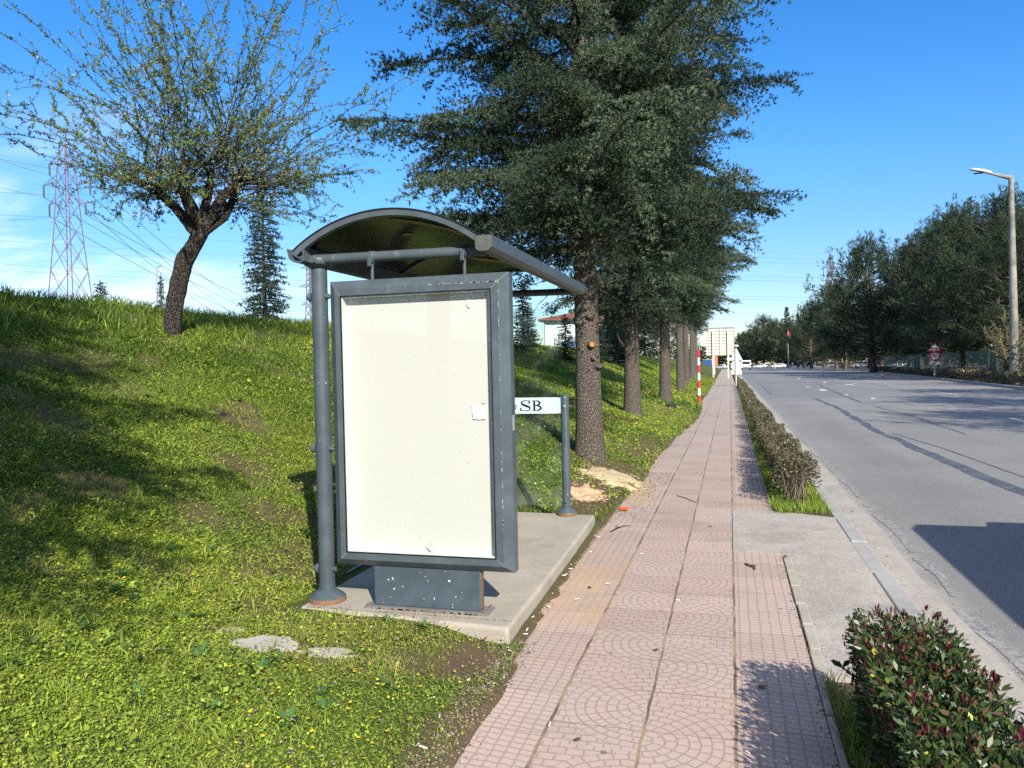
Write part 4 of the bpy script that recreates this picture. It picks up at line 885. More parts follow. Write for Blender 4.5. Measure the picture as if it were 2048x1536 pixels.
# gnarled little dark tree on the bank between cedar trunks
mb=MB(); bx,by=-4.6,36.; bz=tz_(bx,by); mb.tube([(bx,by,bz-.1),(bx+.02,by,bz+.6),(bx+.1,by,bz+1.2),(bx+.2,by,bz+1.6)],[.17,.13,.14,.10],10).tube([(bx+.08,by,bz+1.1),(bx-.3,by,bz+1.5),(bx-.5,by,bz+2)],[.10,.07,.03],8).tube([(bx+.15,by,bz+1.4),(bx+.6,by,bz+1.7),(bx+.9,by,bz+1.8)],[.09,.06,.03],8)
o=thing('small_tree','gnarled dark little tree on the bank between the second and third cedar trunks','tree',(bx,by,bz)); obj('trunk',mb,BARKD,o,smooth=True)

# ------------------------------------------------------------------ leaning blossom tree on the crest
rr=np.random.default_rng(21)
PX,PY=-7.51,9.11; PZ=tz_(PX,PY); t=thing('leaning_tree','leaning tree with dark rough trunk and small-leaved twigs on the bank crest','tree',(PX,PY,PZ-.05))
cr=np.array([.962,.272,0]); dpt=np.array([-.272,.962,0])
def rel(a,zz,b=0.): p=cr*a+dpt*b; return [p[0],p[1],zz]
tv=Veg(); lv=Veg()
def limb(pts,rad,n=14,k=10,rough=.3):
    """gnarled tube through control points"""
    P=np.array(cat(pts,k)); q=np.linspace(0,1,len(P)); Rd=np.interp(q,np.linspace(0,1,len(rad)),rad)*.70; m=len(P)
    d=norm(np.gradient(P,axis=0)); u=norm(np.cross(d,np.array([.2,1,.1]))); w=np.cross(d,u); a=np.arange(n)*2*PI/n; Aa,Qq=np.meshgrid(a,q*len(pts),indexing='xy')
    nz=fbm(np.cos(Aa)*1.3+Qq*1.7+5,np.sin(Aa)*1.3+Qq*.8,4)-.45
    V=P[:,None]+(u[:,None]*np.cos(a)[None,:,None]+w[:,None]*np.sin(a)[None,:,None])*(Rd[:,None]*(1+rough*2*nz))[...,None]
    i,j=np.meshgrid(np.arange(m-1),np.arange(n),indexing='ij'); j2=(j+1)%n
    tv.add(V.reshape(-1,3),np.array([.10,.085,.072]),Q=np.stack([i*n+j,i*n+j2,(i+1)*n+j2,(i+1)*n+j],-1).reshape(-1,4)); return P
h0=-.0
limb([rel(0,-.1),rel(.02,.3),rel(.10,.75),rel(.20,1.1),rel(.40,1.42),rel(.46,1.62)],[.19,.155,.15,.16,.15,.16],20,12,.28)
ends=[]
for pts,rad in [([rel(.40,1.40),rel(.22,1.68),rel(.02,1.90),rel(-.18,2.06)],[.12,.095,.08,.07]),([rel(.44,1.5),rel(.36,1.80),rel(.24,2.06,-.1)],[.10,.08,.06]),([rel(.46,1.5),rel(.50,1.8),rel(.52,2.05,.1),rel(.56,2.4,.15)],[.10,.085,.07,.05]),
                ([rel(.46,1.48),rel(.62,1.75),rel(.78,2.0),rel(.98,2.14)],[.12,.095,.08,.07]),([rel(.45,1.5),rel(.5,1.75,.3),rel(.6,2.0,.55)],[.09,.07,.05]),([rel(.45,1.5),rel(.40,1.75,-.3),rel(.4,2.0,-.55)],[.09,.07,.05]),([rel(.5,1.5),rel(.72,1.75,.2),rel(.85,2.2,.3)],[.09,.07,.05])]:
    ends.append((limb(pts,rad)[-1],pts))
LP=[];LD=[];TW=[]
ctr=np.array(rel(.42,1.9))
for e,(E_,pts) in enumerate(ends):
    ns=[31,21,27,31,19,18,23][e]
    out=E_-np.array(rel(.45,1.4)); out/=np.linalg.norm(out)
    for k_ in range(ns):
        d=norm(out*.55+unit(1,rr)[0]*1.0+np.array([0,0,.26])); 
        if d[2]<.02: d[2]=abs(d[2])*.5+.03; d=norm(d)
        L=(1.75*d[2]+math.sqrt(max(.4,5.5-3.06*(1-d[2]**2)))); L=max(L,1.9)*rr.uniform(.5,1.0)*(.72 if d@cr<-.45 and d[2]<.33 else 1.); m=12; s=np.linspace(0,1,m); bend=unit(1,rr)[0]*.7; sag=rr.uniform(-.1,.12)*(1-max(d[2],0))
        p=E_+rr.normal(0,.06,3)+d*L*s[:,None]+bend*L*(s**2)[:,None]*.5+np.array([0,0,-1])*(sag*L*s**2)[:,None]+np.cumsum(rr.normal(0,.036,(m,3)),0)*(s[:,None]+.1)
        g_=rr.random()<.6; tc=np.array([.30,.26,.23]) if g_ else np.array([.10,.085,.075])
        tv.tube(p,np.linspace(.009,.002,m),4,tc*rr.uniform(.7,1.2))
        for q in range(rr.integers(10,17)):
            sv=rr.uniform(.15,1.); b=np.array([np.interp(sv,s,p[:,i]) for i in range(3)]); d2=norm(d*.6+unit(1,rr)[0]); l=rr.uniform(.10,.75)*(1-.5*sv); m2=6; w=np.linspace(0,1,m2)
            pp=b+d2*l*w[:,None]+np.cumsum(rr.normal(0,.022,(m2,3)),0); tv.tube(pp,np.linspace(.004,.0015,m2),3,tc*rr.uniform(.7,1.2))
            nl=int(l*rr.uniform(18,46)*(.30+.8*sv)); w=rr.uniform(.1,1,nl); LP.append(np.stack([np.interp(w,np.linspace(0,1,m2),pp[:,i]) for i in range(3)],1)); LD.append(np.tile(d2,(nl,1)))
        nl=int(L*22*rr.uniform(.5,1.2)); w=.38+.62*rr.random(nl)**.8; LP.append(np.stack([np.interp(w,s,p[:,i]) for i in range(3)],1)); LD.append(np.tile(d,(nl,1)))
P=np.concatenate(LP); D=np.concatenate(LD); n=len(P)
for q in range(3):
    dd=norm(D*.35+unit(n,rr)+np.array([0,0,.15])); k=rr.random((n,1)); C=np.array([.09,.14,.04])*(1-k)+np.array([.24,.30,.08])*k; wh=rr.random((n,1))<.03; C=np.where(wh,np.array([.50,.44,.40]),C)
    lv.kites(P+rr.normal(0,.006,(n,3)),dd,perp(dd,rr),rr.uniform(.022,.046,n),rr.uniform(.012,.022,n),C)
tw=MatB('rough dark bark and twigs'); cc=tw.attr(); vv=tw.voro(34,'DISTANCE_TO_EDGE',stretch=(1,1,.45),obj=True); dv=N(tw.nt,vv.outputs['Distance']); nz=tw.noise(30,6,.75,stretch=(1,1,.5),obj=True)
c2=tw.mix(nz.sm(.35,.75),cc,tw.mix(1.0,cc,(.11,.10,.088))); c2=tw.mix(nz.sm(.60,.75)*.5,cc,c2); tw.base(tw.mix(dv.sm(.10,0)*.6,c2,(.012,.010,.009))).rough(.95); tw.b.inputs['Specular IOR Level'].default_value=.1; tw.bump(dv.sm(0,.2)+nz*.8,1.,.05)
tv.obj('trunk',tw.m,t,True); lv.obj('crown',leafmat('young spring leaves',.30,.65,.15),t)

# ------------------------------------------------------------------ pines beyond the road
def pine(seed,H,z0,Rm,nb,c0=(.020,.036,.022),c1=(.070,.098,.042),nl=.15,nw=.026,dens=1.):
    rr=np.random.default_rng(seed); v=Veg(); tv=Veg(); V,Q,(tz,bx,by)=trunk_mesh(H*.96,.24,.03,seed,n=14,k=24,bend=.22); tv.add(V,np.array([.13,.10,.08]),Q=Q)
    SP=[];SD=[];SS=[]
    for i in range(nb):
        u=(i+rr.random())/nb; z=z0+(H-z0)*u; az=i*2.39996+rr.uniform(-.6,.6); q=(z-z0)/(H-z0); L=Rm*(np.interp(q,[0,.25,.55,.8,1],[.80,1.0,.85,.55,.14]))*rr.uniform(.55,1.15)
        s=np.linspace(0,1,7); azs=az+rr.uniform(-.4,.4)*s; zz=z+L*(.12*s+.30*s**2*rr.uniform(.2,1.6)); ox,oy=np.interp(z,tz,bx),np.interp(z,tz,by); pts=np.stack([ox+L*s*np.cos(azs),oy+L*s*np.sin(azs),zz],1)
        tv.tube(pts,np.linspace(.02+.014*L,.012,7),5,np.array([.17,.145,.115])*rr.uniform(.6,1.2)); sh=rr.uniform(0,1)
        for c in range(max(3,int(L*3.1*dens))):
            sv=rr.uniform(.30,1.03)**.8; b=np.array([np.interp(sv,s,pts[:,k]) for k in range(3)])+rr.normal(0,1,3)*np.array([.38,.38,.22])*(.5+.5*L/Rm)
            if c==0 and q>.3:
                m=26; w=rr.uniform(-.1,1.,m)*rr.uniform(.5,1.3); SP.append(pts[-1]+np.stack([rr.normal(0,.13,m),rr.normal(0,.13,m),w],1)); SD.append(norm(np.stack([rr.normal(0,.6,m),rr.normal(0,.6,m),np.ones(m)],1))); SS.append(np.full(m,.75))
            m=int(15*dens); off=rr.normal(0,1,(m,3))*np.array([.20,.20,.15]); SP.append(b+off); SD.append(norm(off*1.4+np.array([math.cos(az)*.25,math.sin(az)*.25,.40])+rr.normal(0,.16,(m,3)))); SS.append(np.full(m,np.clip(sh*.6+.4*rr.random(),0,1)))
    # upright leading shoots
    for k in range(10):
        b=np.array([bx[-1]+rr.normal(0,.55),by[-1]+rr.normal(0,.55),H*.90+rr.uniform(-.9,.5)]); m=34; w=rr.uniform(-.7,.7,m); SP.append(b+np.stack([rr.normal(0,.10,m),rr.normal(0,.10,m),w],1)); SD.append(norm(np.stack([rr.normal(0,.5,m),rr.normal(0,.5,m),np.ones(m)],1))); SS.append(np.full(m,.6))
    P=np.concatenate(SP);D=np.concatenate(SD);S=np.concatenate(SS); n0=len(P); nn=12; P=np.repeat(P,nn,0);D=np.repeat(D,nn,0);S=np.repeat(S,nn); n=len(P)
    t_=rr.uniform(-.5,.5,n); dirs=norm(D*.9+unit(n,rr)*.62); P=P+D*(t_*.20)[:,None]; k=np.clip(.45*rr.random(n)+.6*S-.1,0,1)[:,None]; C=np.array(c0)*(1-k)+np.array(c1)*k; br=rr.random((n,1))<.015; C=np.where(br,np.array([.20,.13,.07]),C)
    v.tris(P,dirs,perp(dirs,rr),nl*rr.uniform(.6,1.3,n),nw*rr.uniform(.6,1.3,n),C)
    return v.mesh('crown',NEEDLE), tv.mesh('trunk',BARKP,True)
PA=pine(31,10.2,1.0,4.2,84); PB=pine(32,11.0,1.2,4.4,88); PC=pine(33,9,.9,4.1,76)
G3='pines beyond the far kerb'
pines=[(PB,20.3,65,1.3,1.04,'pine with pointed leaders at the right edge, behind the lamp post'),(PA,21.2,73,.3,1.40,'shaggy dark pine rising above the speed limit sign'),(PC,22.0,85,2.1,1.72,'clumped pine with twin leaders left of the lamp post'),(PB,23.2,98,4.4,1.54,'tallest clumped pine above the warning triangle'),
 (PA,24.6,114,3.7,1.49,'broad pine with dead brown boughs left of the speed limit sign'),(PC,19.4,118,.9,1.95,'pine leaning its boughs out over the far road edge, leftmost of the tall pines'),(PB,27.0,133,5.,1.16,'pine standing behind the traffic cone'),(PB,22.6,107,5.4,1.45,'pine crowding between the tallest one and the leaning one'),(PC,26.0,150,1.,1.35,'lower pine left of the leaning boughs'),(PA,27.5,172,2.5,1.12,'lower dark pine along the far part of the road'),
 (PB,28.5,200,4.,1.07,'far pine where the road narrows'),(PC,25.0,228,2.,1.35,'far dark pine right of the conical spruces'),(PA,23.0,262,.2,1.26,'far pine behind the group of people'),(PA,31,76,5.,1.21,'dark pine in the second rank behind the fence'),(PC,33,92,5.5,1.40,'pine in the second rank, filling the gap under the crowns'),(PB,35,115,2.,1.21,'pine in the second rank behind the parked vehicles'),(PA,29,64,2.8,1.12,'pine in the second rank right of the lamp post'),
 (PC,19.6,33,.4,1.07,'pine just outside the right edge whose shade crosses the lanes'),(PA,17.9,21,.4,1.12,'pine outside the right edge, shading the middle of the road'),(PB,17.0,10,3.4,1.07,'pine outside the right edge, farther back along the kerb'),(PC,16.2,0.,1.4,1.12,'pine outside the right edge level with the viewpoint')]
for me,x,y,rz,s,lab in pines: place('pine_tree',me,(x,y,0),rz,s,lab,'tree',G3)
third=[(PA,38,80,.4,1.3),(PB,40,100,1.4,1.3),(PC,42,122,2.4,1.5),(PA,40,140,3.4,1.3),(PB,37,158,4.4,1.2),(PC,36,180,5.4,1.3),(PA,36,205,.9,1.3),(PB,34,235,1.9,1.3),(PC,36,262,2.9,1.4),(PA,44,95,3.9,1.4),(PB,48,118,4.9,1.4),(PC,46,150,5.9,1.5),(PA,44,180,.2,1.4),(PB,43,215,1.2,1.4)]
words=['first','second','third','fourth','fifth','sixth','seventh','eighth','ninth','tenth','eleventh','twelfth','thirteenth','fourteenth']
for w_,(me,x,y,rz,s) in zip(words,sorted(third,key=lambda q:-q[1]/q[2])): place('pine_tree',me,(x,y,0),rz,s,'dark back-rank pine in the wood beyond the road, %s from the right'%w_,'tree','back-rank pines beyond the road')
for x,y,rz,s,lab in [(-9.7,62,0,.62,'dark bank tree behind the second cedar trunk'),(-10,72,1,.62,'dark bank tree between the second and third cedar trunks'),(-9.5,90,2,.7,'dark bank tree behind the third cedar trunk'),(-13,82,3,.8,'dark bank tree right of the white house'),(-9,112,4,.8,'dark bank tree seen low between the far cedars'),(-14,106,5,.9,'tall dark bank tree far behind the second cedar')]: place('bank_tree',PC,(x,y,float(terrain(x,y))-.05),rz,s,lab,'tree','dark trees on the bank behind the cedars')
SPR=conifer(41,11,.4,yR(11,3.0),110,tuft=.26,tw=.10,step=.17,sec=6,nn=6,r0=.2,c0=(.025,.045,.03),c1=(.085,.11,.07))
for x,y,s,sz,rz,lab in [(20.2,300,1.7,2.0,0,'conical spruce with a thin tip standing at the left end of the right-hand trees'),(23.4,290,1.5,1.7,2,'conical spruce just right of the thin-tipped one'),(26.5,280,1.4,1.6,4,'rounder spruce second to the right of the thin-tipped one')]:
    place('spruce_tree',SPR,(x,y,0),rz,s,lab,'tree','spruces far down the road',sz)
for k,(me,x,y,s,lab) in enumerate([(PC,9.5,290,1.5,'round crowned far tree at the end of the road'),(PA,3.5,300,1.2,'far tree above the white van'),(PB,15.5,285,1.45,'far tree left of the flag'),(PC,-4,310,1.0,'far tree behind the large sign back'),(PB,18.5,270,1.35,'far tree in the gap at the end of the road'),(PA,22,255,1.3,'far tree behind the group of people'),(PC,-12,320,.8,'far tree seen between the last cedar trunks'),(PB,12.5,310,1.7,'tall far tree just left of the thin-tipped spruce'),(PA,6.5,305,1.25,'bushy far tree between the white van and the group of people'),(PC,20.5,215,1.75,'dark tree overhanging the road edge in front of the flag'),(PB,23.5,190,1.7,'dark tree hanging over the road right of the flag'),(PA,22.0,165,1.65,'dark tree with a low skirt at the road edge, right of the conical spruces')]):
    place('distant_tree',me,(x,y,0),k*1.3,s,lab,'tree','trees at the end of the road')

rr=np.random.default_rng(71); v=Veg()
for n,xa,xb,ya,yb,hh in ((16000,56,62,55,340,7.),(9000,-45,62,340,350,9.)):
    X=rr.uniform(xa,xb,n); Y=rr.uniform(ya,yb,n); s=X+Y; Z=hh*(.75+.5*fbm(s*.12,s*0+2,3))*rr.random(n)**.7; D=norm(unit(n,rr)+np.array([0,0,.3])); k=rr.random((n,1)); v.kites(np.stack([X,Y,Z],1),D,perp(D,rr),rr.uniform(.8,1.7,n),rr.uniform(.4,.9,n),np.array([.022,.035,.022])*(1-k)+np.array([.06,.08,.04])*k)
tag(v.obj('distant_woods',FOLI),'dark far-off wood closing the view behind the pines and at the road end','wood',kind='stuff')
# ------------------------------------------------------------------ bare shrubs right of the sign
def shrub(seed,H,W,n,leafc):
    rr=np.random.default_rng(seed); v=Veg(); l=Veg()
    for k in range(n):
        a=rr.uniform(0,2*PI); sp=rr.uniform(.1,1)*W; m=8; s=np.linspace(0,1,m); h=H*rr.uniform(.6,1.05)*(1-.35*(sp/W)**2); p=np.stack([np.cos(a)*sp*s**1.3,np.sin(a)*sp*s**1.3,h*s],1)+np.cumsum(rr.normal(0,.06,(m,3)),0)*s[:,None]
        v.tube(p,np.linspace(.045,.006,m),4,np.array([.26,.22,.16])*rr.uniform(.7,1.2))
        for q in range(16):
            sv=rr.uniform(.3,1); b=np.array([np.interp(sv,s,p[:,i]) for i in range(3)]); d=norm(unit(1,rr)[0]+np.array([0,0,.5])); L=rr.uniform(.3,.9); pp=b+d*L*np.linspace(0,1,4)[:,None]; v.tube(pp,np.linspace(.012,.004,4),3,np.array([.30,.25,.17])*rr.uniform(.7,1.2))
            nn=12; w=rr.random(nn); P=b+d*L*w[:,None]; D=unit(nn,rr); l.kites(P,D,perp(D,rr),.10,.05,np.array(leafc)*rr.uniform(.6,1.2,(nn,1)))
    return l.mesh('crown',FOLI), v.mesh('trunk',TWIG)
S1=shrub(51,4.3,2.0,34,(.20,.19,.07))
place('bare_shrub',S1,(17.0,55,0),0,1.,'tall leafless shrub with thin tan branches left of the lamp post','shrub','bare shrubs behind the low hedge'); place('bare_shrub',S1,(17.6,50.5,0),2,1.05,'bare yellowish shrub right of the lamp post','shrub','bare shrubs behind the low hedge')

# ------------------------------------------------------------------ hedges
def leaves(v,P,D,l,w,C,rr,fold=.1): v.kites(P,D,perp(D,rr),l,w,C,fold=fold)
rr=np.random.default_rng(61)
h=thing('hedge','clipped glossy green hedge with red young shoots in the bottom right corner beside the kerb','hedge',(.62,1.7,0)); lv=Veg(); sv_=Veg(); rv=Veg()
n=27000; X=rr.uniform(-.17,.17,n); Y=rr.uniform(-1.6,1.72,n); Zt=.50+.05*(fbm(Y*2+3,X*6,2)-.5); Z=Zt*rr.uniform(.0,1,n)**.42; 
k=(Z>.10)&((np.abs(X)>.07)|(Z>.36)|(Y>1.55)); X,Y,Z=X[k],Y[k],Z[k]; n=len(X); X=X*(1+.25*(fbm(Y*4,Z*5)-.5)); 
D=norm(np.stack([X*3.2,np.where(Y>1.5,.7,0),np.full(n,.55)],1)+unit(n,rr)*.75); kk=rr.random((n,1)); C=np.array([.022,.048,.016])*(1-kk)+np.array([.085,.125,.030])*kk; yl=rr.random((n,1))<.02; C=np.where(yl,np.array([.38,.38,.05]),C); ol=rr.random((n,1))<.10; C=np.where(ol,np.array([.14,.075,.04]),C)
leaves(lv,np.stack([X,Y,Z],1),D,rr.uniform(.024,.046,n),rr.uniform(.009,.017,n),C,rr)
n=13000; X=rr.uniform(-.14,.14,n); Y=rr.uniform(-1.5,1.64,n); Z=rr.uniform(.08,.44,n); D=norm(unit(n,rr)+np.array([0,0,.3])); leaves(lv,np.stack([X,Y,Z],1),D,rr.uniform(.03,.055,n),.022,np.array([.03,.055,.02])*rr.uniform(.6,1.2,(n,1)),rr)
for q in range(230):
    x,y=rr.uniform(-.17,.17),rr.uniform(-1.4,1.72); z=.50+.05*(fbm(np.array(y*2+3),np.array(x*6),2)-.5)+rr.uniform(-.05,.02)
    if rr.random()<.25: x=rr.choice([-1,1])*.18; z=rr.uniform(.25,.5)
    m=rr.integers(5,9); P=np.tile([x,y,z],(m,1)); D=norm(np.stack([rr.normal(0,.33,m),rr.normal(0,.33,m),np.ones(m)],1)); P=P+D*rr.uniform(0,.018,(m,1)); leaves(rv,P,D,rr.uniform(.018,.034,m),.008,np.array([.085,.014,.018])*rr.uniform(.6,1.9,(m,1)),rr,.0)
for q in range(150):
    x,y=rr.uniform(-.08,.08),rr.uniform(-1.5,1.68); s=np.linspace(0,1,6); p=np.stack([x+s*rr.uniform(-.12,.12),y+s*rr.uniform(-.08,.08),s*.47],1); sv_.tube(p,np.linspace(.006,.003,6),4,np.array([.10,.075,.055]))
for q in range(5):      # a stray low twig on the pavement side
    P=np.tile([-.205,1.62,.285],(1,1)); D=norm(np.array([[-.7+q*.28,rr.normal(0,.3),.45]])); leaves(lv,P,D,.055,.022,np.array([.03,.055,.02]),rr)
sv_.tube(np.array([[-.1,1.6,.24],[-.16,1.61,.26],[-.205,1.62,.285]]),[.004,.003,.003],5,np.array([.1,.08,.06]))
lv.obj('leaves',FOLI,h); rv.obj('red_shoots',FOLI,h); sv_.obj('stems',TWIG,h)
h=thing('hedge','long low brownish green hedge running along the kerb into the distance','hedge',(.66,8.5,0)); lv=Veg(); sv_=Veg()
def longhedge(n,y0,y1,ls,w_=.17,ht=.48):
    X=rr.uniform(-w_,w_,n); Y=rr.uniform(y0,y1,n); hh=ht*(.86+.45*(fbm(Y*1.1+4,X*3+2,3)-.5)); Z=hh*rr.random(n)**.6; k=(Z>.06)&((np.abs(X)>.08)|(Z>hh*.6))&(fbm(Y*2.6,Z*4+X*3,2)>.30); X,Y,Z=X[k],Y[k],Z[k]; n=len(X); X=X*(1.05+.7*(fbm(Y*2.3+9,Z*3,2)-.5))*np.where(Z<.15,.55,1)
    D=norm(np.stack([X*2.5,np.zeros(n),np.full(n,.45)],1)+unit(n,rr)*.9); k=(rr.random(n)*.6+.6*fbm(Y*.9+70,Z*2,2))[:,None]; C=np.array([.055,.065,.030])*(1-k)+np.array([.20,.165,.095])*k; g=(fbm(Y*1.7+30,Z*3+X*4,2)>.56)[:,None]&(rr.random((n,1))<.5); C=np.where(g,np.array([.06,.095,.025]),C); C=np.where(rr.random((n,1))<.07,np.array([.085,.02,.02]),C)*rr.uniform(.7,1.25,(n,1))
    leaves(lv,np.stack([X,Y-8.5,Z],1),D,ls*rr.uniform(.7,1.3,n),ls*.5,C,rr)
longhedge(24000,8.62,13,.034,.18,.54); longhedge(20000,13,20,.040,.17,.52); longhedge(12000,20,32,.05); longhedge(9000,32,58,.075)
for q in range(260):
    y=8.65+rr.random()**1.6*24; x=rr.uniform(-.09,.09); s=np.linspace(0,1,5); sv_.tube(np.stack([x+s*rr.uniform(-.12,.12),y-8.5+s*rr.uniform(-.1,.1),s*rr.uniform(.3,.47)],1),np.linspace(.007,.003,5),4,np.array([.20,.16,.12])*rr.uniform(.7,1.2))
lv.obj('leaves',FOLI,h); sv_.obj('stems',TWIG,h)
def farhedge(name,y0,y1,off,ht,lab):
    h=thing('hedge',lab,'hedge',(float(kerb_r(y0))+off,y0,0),'hedges beyond the road'); v=Veg(); n=int((y1-y0)*330); Y=rr.uniform(y0,y1,n); X=kerb_r(Y)+off+rr.uniform(-.35,.35,n); Z=ht*(.8+.5*(fbm(Y*.8,Y*0+3,2)-.5))*rr.random(n)**.6; D=norm(unit(n,rr)+np.array([0,0,.4])); k=rr.random((n,1)); C=np.array([.05,.055,.03])*(1-k)+np.array([.19,.15,.09])*k
    v.kites(np.stack([X-h.location.x,Y-y0,Z],1),D,perp(D,rr),.16,.07,C); v.obj('leaves',FOLI,h)
farhedge('',38,71,.95,.85,'low tan and olive clipped hedge behind the far kerb, around the lamp post'); farhedge('',73,125,.9,.7,'dark low hedge along the far kerb beyond the speed limit sign')
mb=MB()
v=Veg(); n=500
for k in range(70):
    x,y=-17.2+rr.uniform(-.4,.9),66+rr.uniform(-1,1); hgt=rr.uniform(1.2,2.4); v.tube(np.array([[x,y,2.3],[x+rr.normal(0,.1),y,2.3+hgt*.6],[x+rr.normal(0,.25),y,2.3+hgt]]),[.03,.025,.01],4,np.array([.34,.26,.15])*rr.uniform(.6,1.2))
tag(v.obj('dry_reeds',TWIG),'clump of dry tan canes left of the white house','reeds',kind='stuff')
# ------------------------------------------------------------------ signs, lamp, fence, things on the road
o=thing('marker_pole','metal pole with red and white bands and a loop on top, beside the pavement','pole',(-1.2,31.4,0))
for k in range(7): obj('red_band' if k%2==0 else 'white_band',MB().lathe(-1.2,31.4,[(.055,k*.30),(.055,k*.30+.297)],14),simple('red band',(.62,.035,.05),.45) if k==0 else (bpy.data.materials['red band'] if k%2==0 else WHITEP),o,smooth=True)
obj('loop',MB().tube([(-1.235,31.4,2.1),(-1.235,31.4,2.54),(-1.22,31.4,2.58),(-1.18,31.4,2.58),(-1.165,31.4,2.54),(-1.165,31.4,2.1)],.018,8),STEEL,o,smooth=True)
o=thing('road_sign','large rectangular road sign seen from the back, ribbed cream panel on two posts','road sign',(-.95,85,0))
obj('panel',MB().box(-2.43,.45,84.94,84.96,2.44,5.38),simple('cream sign back',(.66,.61,.52),.6,var=.05,scale=3),o)
for k in range(10): obj('rib',MB().box(-2.43,.45,84.90,84.94,2.50+k*.31,2.545+k*.31),simple('brown rib',(.30,.26,.22),.6) if k==0 else bpy.data.materials['brown rib'],o)
for x in (-.95,): obj('stiffener',MB().box(x-.05,x+.05,84.85,84.90,2.46,5.36),CREAM,o)
for x,h in ((-1.72,5.1),(-.18,5.05)): obj('post',MB().box(x-.07,x+.07,84.74,84.85,-.02,h),CREAM,o,bevel=.01)
obj('edge_frame',MB().box(.451,.49,84.9,84.97,2.42,5.42).box(-2.43,.45,84.9,84.97,5.381,5.42),STEEL,o)
o=thing('road_sign','back of a triangular sign above a round sign and cream box, by the hedge','road sign',(.39,55.5,0)); q=55.5/52; y=55.5
def zz(z): return 1.52+(z-1.52)*q
obj('post',MB().tube([(.39,y,-.05),(.39,y,zz(2.52))],.045,10),CREAM,o,smooth=True); PB2=simple('pale grey sign back',(.55,.60,.60),.5,var=.05,scale=5)
obj('triangle_plate',MB().prism([(.0,zz(1.74)),(.86,zz(1.74)),(.43,zz(2.56))],'y',y+.06,y+.075),PB2,o)
obj('round_plate',MB().disc((.43,y+.055,zz(1.40)),(0,1,0),.37,.015,28),PB2,o); obj('box',MB().box(.06,.78,y+.06,y+.2,zz(.83),zz(1.12)),simple('cream box',(.62,.58,.46),.7),o,bevel=.01)
obj('lamp_head',MB().lathe(.43,y+.1,[(.02,zz(2.60)),(.16,zz(2.64)),(.18,zz(2.70)),(.10,zz(2.75)),(.02,zz(2.77))],14),WHITEP,o,smooth=True)
# speed limit assembly
SX,SY=16.55,72.
o=thing('road_sign','red bordered bumpy road triangle above a round 30 speed limit sign and a small plate','road sign',(SX,SY,0))
obj('post',MB().box(SX-.07,SX+.07,SY,SY+.06,-.05,2.4),STEEL,o)
tp=[(-.56,2.22),(.56,2.22),(0,3.05)]
def tri(s,yy,y2): c=(0,2.50); return MB().prism([(SX+(x-c[0])*s,c[1]+(z-c[1])*s) for x,z in tp],'y',yy,y2)
tb=obj('triangle_plate',tri(1,SY-.03,SY-.012),REDP,o); obj('white_field',tri(.70,SY-.034,SY-.031),WHITEP,tb)
mb=MB(); hump=[(-.26,2.385)]+[(-.26+.52*k/16,2.40+.085*abs(math.sin(2*PI*k/16*1.0))**.8) for k in range(17)]+[(.26,2.385)]; mb.prism([(SX+x,z) for x,z in hump],'y',SY-.038,SY-.035); obj('bump_symbol',mb,BLACKP,tb)
rp=obj('round_plate',MB().disc((SX,SY-.012,1.80),(0,-1,0),.40,.02,32),REDP,o); obj('white_field',MB().disc((SX,SY-.033,1.80),(0,-1,0),.285,.003,32),WHITEP,rp)
def text(body,size,loc,name,mat,parent,bold=.0):
    cu=bpy.data.curves.new(name,'FONT'); cu.body=body; cu.size=size; cu.align_x='CENTER'; cu.align_y='CENTER'; cu.offset=bold; cu.extrude=.001
    tmp=bpy.data.objects.new(name,cu); col.objects.link(tmp); dg=bpy.context.evaluated_depsgraph_get(); me=bpy.data.meshes.new_from_object(tmp.evaluated_get(dg)); bpy.data.objects.remove(tmp)
    me.materials.clear(); me.materials.append(mat); t=bpy.data.objects.new(name,me); col.objects.link(t); t.parent=parent; t.location=Vector(loc)-wloc(parent); t.rotation_euler=(PI/2,0,0); return t
text('30',.42,(SX,SY-.038,1.80),'numerals',BLACKP,rp,.008)
pl=obj('small_plate',MB().box(SX-.43,SX+.43,SY-.03,SY-.012,1.10,1.38),simple('dull pale plate',(.50,.50,.47),.6,var=.1),o)
mb=MB(); x=SX-.24
for wd in (.07,.03,.06,.05,.03,.07,.04): mb.box(x,x+wd*.75,SY-.033,SY-.031,1.20,1.27+random.uniform(-.02,.03)); x+=wd+.02
obj('faint_print',mb,simple('faded dark print',(.16,.16,.15),.7),pl)
# street lamp
LX,LYY=15.9,51.
o=thing('street_lamp','tall weathered grey street lamp post with a short bracket and white head, right edge','street lamp',(LX,LYY,0))
def lampmat():
    m=MatB('weathered lamp post'); n=m.noise(1.6,6,.7,stretch=(1,1,.8)); m.base(m.mix(n.sm(.35,.65),(.15,.14,.115),(.32,.30,.25))).rough(.8); return m.m
LM=lampmat(); obj('pole',MB().tube([(LX,LYY,-.1),(LX-.03,LYY,5),(LX-.10,LYY,11.95)],[.25,.205,.135],16),LM,o,smooth=True)
obj('bracket',MB().tube([(LX-.05,LYY,11.93),(LX-.35,LYY,12.0),(LX-1.15,LYY,12.28)],[.15,.12,.06],10),LM,o,smooth=True)
hd=obj('lamp_head',MB().prism([(LX-1.10,12.22),(LX-1.10,12.36),(LX-1.45,12.52),(LX-2.15,12.66),(LX-2.2,12.58),(LX-1.45,12.36)],'y',LYY-.16,LYY+.16),simple('pale lamp housing',(.62,.62,.58),.4),o,bevel=.03)
obj('lens',MB().box(LX-2.0,LX-1.5,LYY-.13,LYY+.13,12.33,12.36),GLASSDARK,hd)
